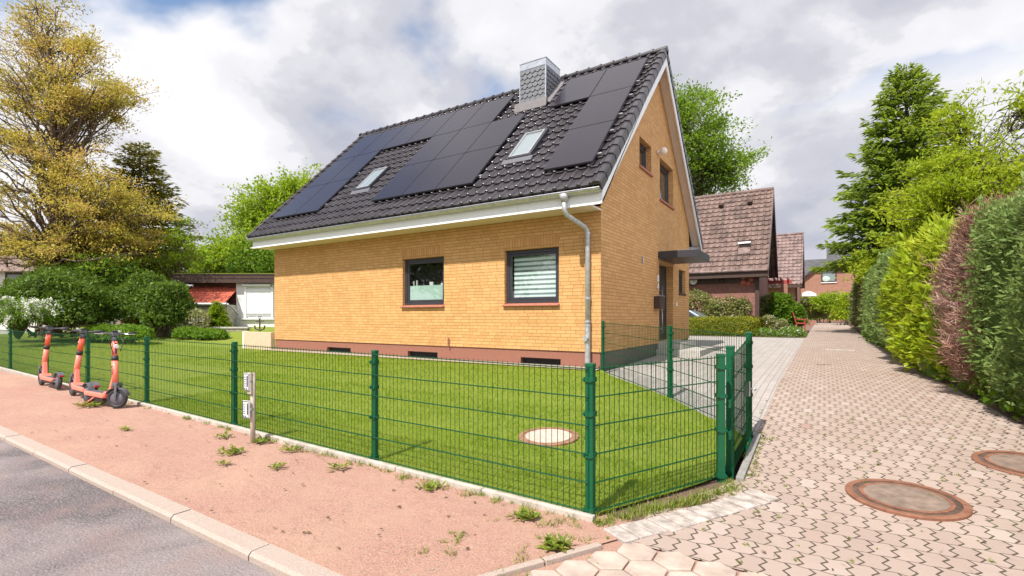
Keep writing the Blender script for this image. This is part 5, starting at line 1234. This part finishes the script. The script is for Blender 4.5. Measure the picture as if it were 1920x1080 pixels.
# ---- right hedges
Z = lambda y: dz(y)+.02
def hx_(y, o): return dright(y)+o
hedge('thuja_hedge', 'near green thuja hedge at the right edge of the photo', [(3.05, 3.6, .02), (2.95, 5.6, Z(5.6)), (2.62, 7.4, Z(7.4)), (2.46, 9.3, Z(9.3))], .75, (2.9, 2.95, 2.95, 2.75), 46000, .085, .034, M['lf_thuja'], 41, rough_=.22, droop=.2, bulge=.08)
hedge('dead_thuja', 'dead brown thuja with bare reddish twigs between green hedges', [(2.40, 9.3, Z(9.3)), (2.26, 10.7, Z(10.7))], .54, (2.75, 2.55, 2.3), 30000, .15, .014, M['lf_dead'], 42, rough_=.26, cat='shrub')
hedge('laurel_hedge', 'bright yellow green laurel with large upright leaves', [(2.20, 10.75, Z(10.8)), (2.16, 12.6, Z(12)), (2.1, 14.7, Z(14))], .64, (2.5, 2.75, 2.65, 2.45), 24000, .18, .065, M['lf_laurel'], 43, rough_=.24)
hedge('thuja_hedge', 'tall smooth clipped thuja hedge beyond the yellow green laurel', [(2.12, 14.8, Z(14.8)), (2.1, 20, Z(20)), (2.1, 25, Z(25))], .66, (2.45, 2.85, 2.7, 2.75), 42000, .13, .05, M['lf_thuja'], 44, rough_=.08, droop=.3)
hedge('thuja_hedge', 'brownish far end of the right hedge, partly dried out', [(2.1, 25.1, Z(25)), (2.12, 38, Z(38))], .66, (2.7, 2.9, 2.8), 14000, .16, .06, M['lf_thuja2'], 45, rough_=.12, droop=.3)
def ivy():
    rng = np.random.default_rng(46); n = 3600; y = rng.uniform(4.5, 26, n); o = np.abs(rng.normal(size=n))*.16; z = np.abs(rng.normal(size=n))*.17*np.clip(12/y, .7, 1)
    x = np.array([dright(q) for q in y])+.32-o+.1*np.sin(y*3.1)*np.sin(y*1.3+1); zz = np.array([dz(q) for q in y])+z+.03
    P = np.stack([x, y, zz], 1); V, Fq = leaves(P, rdir(rng, n, .4), rdir(rng, n, .5)-np.array([.3, 0, 0]), rng.uniform(.06, .15, n), rng.uniform(.05, .10, n))
    o = np_mesh('ground_cover', V, Fq, rng.uniform(0, .8, n), M['lf_green']); tag(o, 'leafy ground cover creeping out below the right hedges', 'ground cover', kind='stuff')
ivy()
# ---- garden before the brick house
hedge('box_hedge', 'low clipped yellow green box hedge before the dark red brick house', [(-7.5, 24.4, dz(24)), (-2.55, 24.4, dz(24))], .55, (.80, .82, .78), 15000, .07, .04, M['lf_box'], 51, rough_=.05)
shrub('flower_cushion', 'low cushion of green groundcover with white flowers beside the box hedge', (-1.75, 24.2, dz(24)), [(-.45, 0, .12, .55, .55, .30), (.45, 0, .10, .6, .55, .28), (.55, .9, .12, .5, .6, .30)], 5200, .07, .035, M['lf_green'], 52, cat='plants', flowers=(130, .035, M['petal']), stems=False)
shrub('rose_bush', 'pale blooming rose bush by the corner of the yellow house', foot(1318, 27.5, .62), [(-.3, 0, 1.2, .9, .7, 1.1), (.8, 0, .9, .7, .6, .9), (-1.4, 0, 1.0, .9, .7, 1.2)], 5200, .13, .08, M['lf_rose'], 53, rough_=.22)
shrub('rose_bush', 'broad pinkish rose bush in the middle of the brick house front', foot(1376, 27.0, .62), [(0, 0, 1.0, 1.0, .7, 1.05), (.5, 0, 1.4, .5, .5, .6), (-.8, 0, .8, .7, .6, .8)], 5200, .13, .08, M['lf_rose'], 54, rough_=.22)
shrub('rose_bush', 'dark climbing rose high on the brick house wall', foot(1381, 28.4, .62), [(0, .2, 2.45, .75, .3, .55), (.1, .2, 1.6, .3, .25, .7)], 1900, .14, .08, M['lf_dark'], 55, rough_=.15, flowers=(12, .06, M['petal']))
shrub('rose_bush', 'brownish rose bush at the corner post of the brick house', foot(1426, 27.4, .62), [(-.1, 0, 1.0, .55, .5, 1.0), (.3, 0, 1.55, .55, .4, .5)], 3000, .13, .075, M['lf_rose'], 56, rough_=.22)
shrub('hydrangea_bush', 'fresh green rounded bush between the brick house and the red bench', foot(1468, 27.0, .63), [(-.25, 0, 1.05, .75, .7, 1.15), (.45, -.1, .7, .65, .6, .8)], 6500, .15, .10, M['lf_green'], 57, rough_=.15)
shrub('white_flowers', 'clump of grey green plants with white flowers behind the box hedge end', foot(1448, 25.6, .6), [(-.2, 0, .45, .45, .4, .5), (.4, 0, .35, .35, .35, .4)], 2000, .11, .05, M['lf_rose'], 58, cat='plants', flowers=(60, .05, M['petal']))
def tuft_clump(name, label, c, n, hgt, spread, mat, seed, cat='grass tuft', wd=.012):
    rng = np.random.default_rng(seed); a = rng.uniform(0, 6.28, n); ln = rng.uniform(.1, .9, n)*spread; hh = hgt*rng.uniform(.5, 1.1, n)
    B = np.stack([rng.normal(size=n)*spread*.25, rng.normal(size=n)*spread*.25, np.zeros(n)-.01], 1); T = B+np.stack([np.cos(a)*ln, np.sin(a)*ln, hh], 1); Mi = B*.45+T*.55+np.array([0, 0, 1])*hh[:, None]*.16
    s = np.stack([-np.sin(a), np.cos(a), np.zeros(n)], 1)*wd
    V = np.stack([B-s*.5, B+s*.5, Mi+s*.4, T, Mi-s*.4], 1).reshape(-1, 3); Fq = np.arange(n*5).reshape(-1, 5)
    o = np_mesh(name, V, Fq, rng.uniform(0, 1, n), mat); o.location = c; return tag(o, label, cat)
q = foot(1420, 25.6, .6); tuft_clump('grass_tuft', 'tall thin ornamental grass rising behind the box hedge', q, 260, .95, .5, M['lf_box'], 59, wd=.02)
q = foot(1352, 25.6, .6); tuft_clump('grass_tuft', 'long ornamental grass behind the middle of the box hedge', q, 300, .85, .8, M['lf_box'], 60, wd=.02)
shrub('garden_shrub', 'mixed reddish green shrub at the end of the driveway, left', foot(1520, 46, .85), [(-.4, 0, 1.3, .9, .8, 1.4), (.6, .3, 1.0, .8, .8, 1.1)], 4200, .22, .12, M['lf_rose'], 61, rough_=.2)
tree('young_tree', 'small light green tree before the far light brick house', foot(1556, 44, .85), 2.6, .08, [(0, 0, 1.9, 1.1, 1.0, .9), (.8, 0, 1.3, 1.0, 1, .9)], 46, 110, .22, .13, M['lf_bright'], M['bark'], 62, cr=.5)
shrub('garden_shrub', 'green shrub with yellow tips at the end of the driveway, right', foot(1580, 38, .8), [(0, 0, .9, .7, .7, 1.0), (.2, 0, 1.7, .6, .6, .7)], 4000, .18, .11, M['lf_laurel'], 63, rough_=.2)
shrub('garden_shrub', 'dark low shrub closing the driveway end', foot(1548, 48, .9), [(0, 0, .7, 1.3, .8, .8)], 3000, .22, .13, M['lf_green'], 64, rough_=.2)
# ---- lawn grass
def grass():
    rng = np.random.default_rng(71); Ps = []
    for (y0, y1, x0, dens) in ((3.42, 4.6, -9, 2600), (4.6, 6.2, -11, 1300), (6.2, 9.25, -15, 600), (3.5, 9.2, -24, 230)):
        n = int((y1-y0)*(0-x0)*dens); x = rng.uniform(x0, -.7, n); y = rng.uniform(y0, y1, n)
        ok = (x < np.interp(y, [3.4, 4.75, 6.15, 7.72, 9.5], [-1.42, -.80, -.78, -2.05, -3.9])) & (y > 3.4+.015*(-x-1.46)+.0) & (np.hypot(x+2.62, y-4.93) > .36)
        Ps.append(np.stack([x[ok], y[ok]], 1))
    P = np.concatenate(Ps); n = len(P); z = np.array([lawn_z(a, b) for a, b in P]); a = rng.uniform(0, 6.28, n); far = np.clip(P[:, 1]/4.5, .9, 2.2)
    h = rng.uniform(.02, .052, n)*(1+.25*wave(np.c_[P, P[:, 0]*0], 1.5, 3)); w = rng.uniform(.0028, .005, n)*far
    B = np.c_[P, z-.004]; s = np.stack([np.cos(a), np.sin(a), a*0], 1)*w[:, None]; le = rng.normal(size=(n, 2))*.018
    T = B+np.c_[le, h]; V = np.stack([B-s, B+s, T], 1).reshape(-1, 3)
    t = np.clip(.46+.5*np.exp(-np.maximum(P[:, 1]-3.4+.015*(P[:, 0]+1.46), 0)/.10)+.26*wave(np.c_[P, P[:, 0]*0], .7, 5)+.13*np.sin(P[:, 1]*11+.3*np.sin(P[:, 0]))+rng.normal(size=n)*.2, 0, 1)
    o = np_mesh('grass', V, np.arange(n*3).reshape(-1, 3), t, M['blade']); tag(o, 'freshly mown bright green lawn grass behind the fence', 'grass', kind='stuff')
grass()
def joint_weeds():
    rng = np.random.default_rng(72); B = []; 
    spots = []
    for i in range(150):                      # along fence edging
        x = -1.3-abs(rng.normal())*5.0; spots.append((x, 3.30+.015*(-x-1.46)+rng.normal()*.05, sw(x), rng.uniform(.3, 1), .05))
    for i in range(24):
        x = -1.3-rng.uniform(0, 1.0); spots.append((x, 2.7+rng.uniform(-.35, .55)+(x+1.3)*.1, sw(x), rng.uniform(.4, 1), .06))
    for i in range(120):                      # in the paving joints
        x = -.75+rng.uniform(0, 2.6); y = 3.2+rng.uniform(0, 1)**1.3*5; col = round((x)/.142)*.142; spots.append((col, y, dz(y), rng.uniform(.15, .5), .035))
    for i in range(70):
        y = rng.uniform(3.3, 6.4); spots.append((-.60+rng.normal()*.06-(.5*(4.7-y)/.8 if y < 4.7 else 0), y, dz(y), rng.uniform(.3, .9), .05))
    for i in range(80):                       # soil strip under the slanting fence
        t = rng.uniform(0, 1); spots.append((-1.36+.75*t+rng.normal()*.025, 3.30+1.35*t+rng.normal()*.02, .0, rng.uniform(.5, 1.1), .05))
    for i in range(40):
        x = -2.2-rng.uniform(0, 7); spots.append((x, 1.69+rng.normal()*.02, sw(x)-.075, rng.uniform(.2, .7), .04))
    for i in range(26):
        spots.append((-1.6+rng.uniform(0, 2), 2.3+rng.uniform(0, .9), 0, rng.uniform(.15, .4), .02))
    P = []; T = []; S = []
    for (x, y, z, k, sp) in spots:
        m = int(6+16*k); a = rng.uniform(0, 6.28, m); h = rng.uniform(.02, .075, m)*k; b = np.c_[x+rng.normal(size=m)*sp*.4*k*1.5, y+rng.normal(size=m)*sp*.4*k*1.5, np.full(m, z)]
        t = b+np.c_[np.cos(a)*h*.8, np.sin(a)*h*.8, h]; P.append(b); T.append(t); S.append(np.stack([-np.sin(a), np.cos(a), a*0], 1)*.0035)
    B, T, S = map(np.concatenate, (P, T, S)); n = len(B); V = np.stack([B-S, B+S, T], 1).reshape(-1, 3)
    o = np_mesh('weeds', V, np.arange(n*3).reshape(-1, 3), rng.uniform(0, 1, n), M['lf_weed']); tag(o, 'wild grass and weeds sprouting along edgings and paving joints', 'weeds', kind='stuff')
joint_weeds()
def weed(label, px, py, z, R, n, seed, ll=.10):
    rng = np.random.default_rng(seed); r = (px-960)/f; d = (z-H)*f/(HZ-py); q = pt(px, py, d); x, y = q[0], q[1]; zz = sw(x) if x < -1.3 else dz(y)
    a = rng.uniform(0, 6.28, n); P = np.c_[np.clip(rng.normal(size=n), -1.3, 1.3)*R*.36, np.clip(rng.normal(size=n), -1.3, 1.3)*R*.27, rng.uniform(0, .025, n)]; D = unit(np.c_[np.cos(a), np.sin(a), rng.uniform(.1, .7, n)])
    N = unit(np.c_[rng.normal(size=(n, 2))*.4, np.ones(n)]); V, Fq = leaves(P, D, N, ll*rng.uniform(.5, 1.2, n), ll*.3*rng.uniform(.7, 1.2, n))
    o = np_mesh('weed', V, Fq, rng.uniform(0, 1, n), M['lf_weed']); o.location = (x, y, zz); tag(o, label, 'weed', 'weeds on the red pavement')
weed('leafy weed growing in front of the faded pink scooter wheel', 165, 763, .1, .30, 60, 81, .13)
weed('low weed right at the foot of the marker post', 490, 829, .06, .14, 46, 82)
weed('broad weed on the pavement left of the marker post, larger of the two nearby', 435, 848, .06, .22, 60, 83, .09)
weed('small weed below the broad one left of the marker post', 420, 871, .05, .09, 22, 84, .07)
weed('weed left of the marker post close to the edging', 420, 820, .06, .18, 34, 85, .08)
weed('weed on the pavement between the marker post and the middle fence post', 519, 876, .05, .11, 34, 86, .07)
weed('weed at the edging right of the marker post', 545, 845, .05, .16, 40, 87, .08)
weed('pale weed just left of the middle fence post', 632, 878, .04, .13, 30, 88, .08)
weed('bushy weed by the edging right of the middle fence post', 805, 915, .03, .17, 50, 89, .09)
weed('weed tuft at the edging left of the corner fence post', 985, 968, .02, .15, 60, 90, .09)
weed('tall grassy weed at the tip of the red pavement', 1045, 1025, .01, .13, 60, 91, .11)
weed('scrappy weed on the pavement near the scooters', 235, 805, .1, .12, 20, 92, .08)
def litter():
    rng = np.random.default_rng(75); n = 420; k = rng.integers(0, 3, n)
    x = np.where(k == 0, -1.9-rng.uniform(0, 1, n)**1.4*7, np.where(k == 1, -.5+rng.uniform(0, 1, n)*2.1, 0)); y = np.where(k == 0, rng.uniform(1.9, 3.3, n), np.where(k == 1, 3.4+rng.uniform(0, 1, n)**1.5*9, rng.uniform(4.5, 16, n)))
    x = np.where(k == 2, np.array([dright(q) for q in y])+.1-np.abs(rng.normal(size=n))*.16, x); x = np.where((k == 0) & (x > -1.88+(y-1.86)*.55-.1), x-1.3, x)
    z = np.array([sw(a) if a < -1.3 else dz(b) for a, b in zip(x, y)])+.009; a = rng.uniform(0, 6.28, n)
    st = rng.uniform(size=n) < .45; L = np.where(st, rng.uniform(.03, .10, n), rng.uniform(.02, .045, n)); W = np.where(st, .003, L*.6)
    D = np.c_[np.cos(a), np.sin(a), rng.uniform(0, .15, n)]; N = unit(np.c_[rng.normal(size=(n, 2))*.25, np.ones(n)]); V, Fq = leaves(np.c_[x, y, z], unit(D), N, L, W)
    ob = np_mesh('litter', V, Fq, rng.uniform(0, 1, n), M['lf_litter']); tag(ob, 'dry leaves and little twigs lying on the pavement and driveway', 'leaf litter', kind='stuff')
litter()
def grit():
    rng = np.random.default_rng(73); n = 5200; x = -1.9-rng.uniform(0, 1, n)**1.6*9; y = rng.uniform(1.87, 3.3, n); rd = rng.uniform(size=n) < .45; y[rd] = rng.uniform(.2, 1.68, rd.sum())
    x = np.where((y > 1.8) & (x > -1.88+(y-1.86)*.55-.05), x-1.2, x)
    z = np.array([sw(q) for q in x])+np.where(rd, -.075, .0); s = rng.uniform(.002, .007, n)
    o = np.array([[1, 0, 0], [-.5, .87, 0], [-.5, -.87, 0], [0, 0, .8]]); V = (np.c_[x, y, z][:, None]+o[None]*s[:, None, None]).reshape(-1, 3)
    F3 = (np.array([[0, 1, 3], [1, 2, 3], [2, 0, 3]])[None]+(np.arange(n)*4)[:, None, None]).reshape(-1, 3)
    ob = np_mesh('gravel', V, F3, None, M['pebble']); tag(ob, 'scattered grit and small stones on the red pavement and road', 'gravel', kind='stuff')
grit()
# ================================================================ light, sky, camera
w = bpy.data.worlds.new('World'); SC.world = w; w.use_nodes = True; nt = w.node_tree; nt.nodes.clear()
def N_(t, **kw):
    x = nt.nodes.new(t)
    for k_, v_ in kw.items():
        if k_.startswith('i_'): x.inputs[k_[2:].replace('_', ' ')].default_value = v_
        else: setattr(x, k_, v_)
    return x
lk2 = nt.links.new
SUN = Vector((-.05, -.58, .81)).normalized(); elev = math.asin(SUN.z); rot = math.atan2(SUN.x, SUN.y)
sky = N_('ShaderNodeTexSky', sky_type='NISHITA', sun_disc=False, sun_elevation=elev, sun_rotation=rot, air_density=1.0, dust_density=.6)
tc = N_('ShaderNodeTexCoord'); sep = N_('ShaderNodeSeparateXYZ'); lk2(tc.outputs['Generated'], sep.inputs[0])
def m_(op, a, b):
    x = N_('ShaderNodeMath', operation=op)
    for i, q in enumerate((a, b)):
        if isinstance(q, (int, float)): x.inputs[i].default_value = q
        else: lk2(q, x.inputs[i])
    return x.outputs[0]
den = m_('ADD', m_('MAXIMUM', sep.outputs[2], 0.0), .42)
cb_ = N_('ShaderNodeCombineXYZ'); lk2(m_('DIVIDE', sep.outputs[0], den), cb_.inputs[0]); lk2(m_('DIVIDE', sep.outputs[1], den), cb_.inputs[1]); lk2(m_('MULTIPLY', sep.outputs[2], .5), cb_.inputs[2])
def nz(scale, det, rough, off, dist=0.0):
    mp = N_('ShaderNodeMapping'); mp.inputs['Location'].default_value = off; lk2(cb_.outputs[0], mp.inputs[0])
    x = N_('ShaderNodeTexNoise', i_Scale=scale, i_Detail=det, i_Roughness=rough, i_Distortion=dist); lk2(mp.outputs[0], x.inputs['Vector']); return x.outputs[0]
def rmp(fac, stops):
    x = N_('ShaderNodeValToRGB'); e = x.color_ramp.elements; x.color_ramp.interpolation = 'EASE'
    while len(e) < len(stops): e.new(.5)
    for q, (p, c) in zip(e, stops): q.position = p; q.color = (*c, 1)
    lk2(fac, x.inputs[0]); return x.outputs[0]
big = nz(1.6, 7, .52, (3.1, 1.7, 0.4), .15); fine = nz(5.0, 6, .55, (1.2, 8.3, 2), .1)
v = m_('ADD', m_('MULTIPLY', big, .70), m_('MULTIPLY', fine, .30))
cloud = rmp(v, [(.37, (.30, .31, .365)), (.45, (.375, .378, .42)), (.495, (.445, .445, .477)), (.525, (.525, .522, .545)), (.60, (.585, .58, .595))])
mask = rmp(nz(1.5, 6, .5, (7.7, 2.2, 5.1), .2), [(.40, (0, 0, 0)), (.50, (1, 1, 1))])
b1 = N_('ShaderNodeBackground', i_Strength=.11); lk2(sky.outputs[0], b1.inputs[0])
side = m_('ADD', m_('MULTIPLY', sep.outputs[0], .95), m_('MULTIPLY', sep.outputs[1], -.30))   # out-of-view clouds boosted, added as fill light for the gable side
bst = m_('ADD', 1.0, m_('MULTIPLY', m_('MINIMUM', m_('MAXIMUM', m_('MULTIPLY', m_('SUBTRACT', side, .25), 2.5), 0.0), 1.0), 1.35))
b2 = N_('ShaderNodeBackground'); lk2(cloud, b2.inputs[0]); lk2(bst, b2.inputs[1])
low = m_('MINIMUM', m_('MAXIMUM', m_('MULTIPLY', m_('SUBTRACT', .44, sep.outputs[2]), 9.0), 0.0), 1.0)   # the horizon is closed with cloud
mx = N_('ShaderNodeMixShader'); lk2(m_('MAXIMUM', mask, low), mx.inputs[0]); lk2(b1.outputs[0], mx.inputs[1]); lk2(b2.outputs[0], mx.inputs[2])
out = N_('ShaderNodeOutputWorld'); lk2(mx.outputs[0], out.inputs[0])
sl = bpy.data.lights.new('sun', 'SUN'); sl.energy = 4.2; sl.angle = math.radians(.6); sl.color = (1, .94, .85)
so_ = bpy.data.objects.new('sun', sl); C.objects.link(so_); so_.rotation_euler = SUN.to_track_quat('Z', 'Y').to_euler(); so_.location = (-5, -30, 40)
cam = bpy.data.cameras.new('camera'); cam.sensor_width = 36; cam.lens = 36*f/1920; cam.shift_y = (HZ-540)/1920; cam.clip_end = 2500; cam.clip_start = .05
co_ = bpy.data.objects.new('camera', cam); C.objects.link(co_); co_.location = (0, 0, H); co_.rotation_euler = (math.pi/2, 0, A); SC.camera = co_
vs = SC.view_settings; vs.view_transform = 'Standard'; vs.look = 'None'; vs.exposure = .80; vs.gamma = 1; vs.use_curve_mapping = False
SC.cycles.max_bounces = 8; SC.cycles.transparent_max_bounces = 12; SC.cycles.use_denoising = True; SC.cycles.sample_clamp_indirect = 6
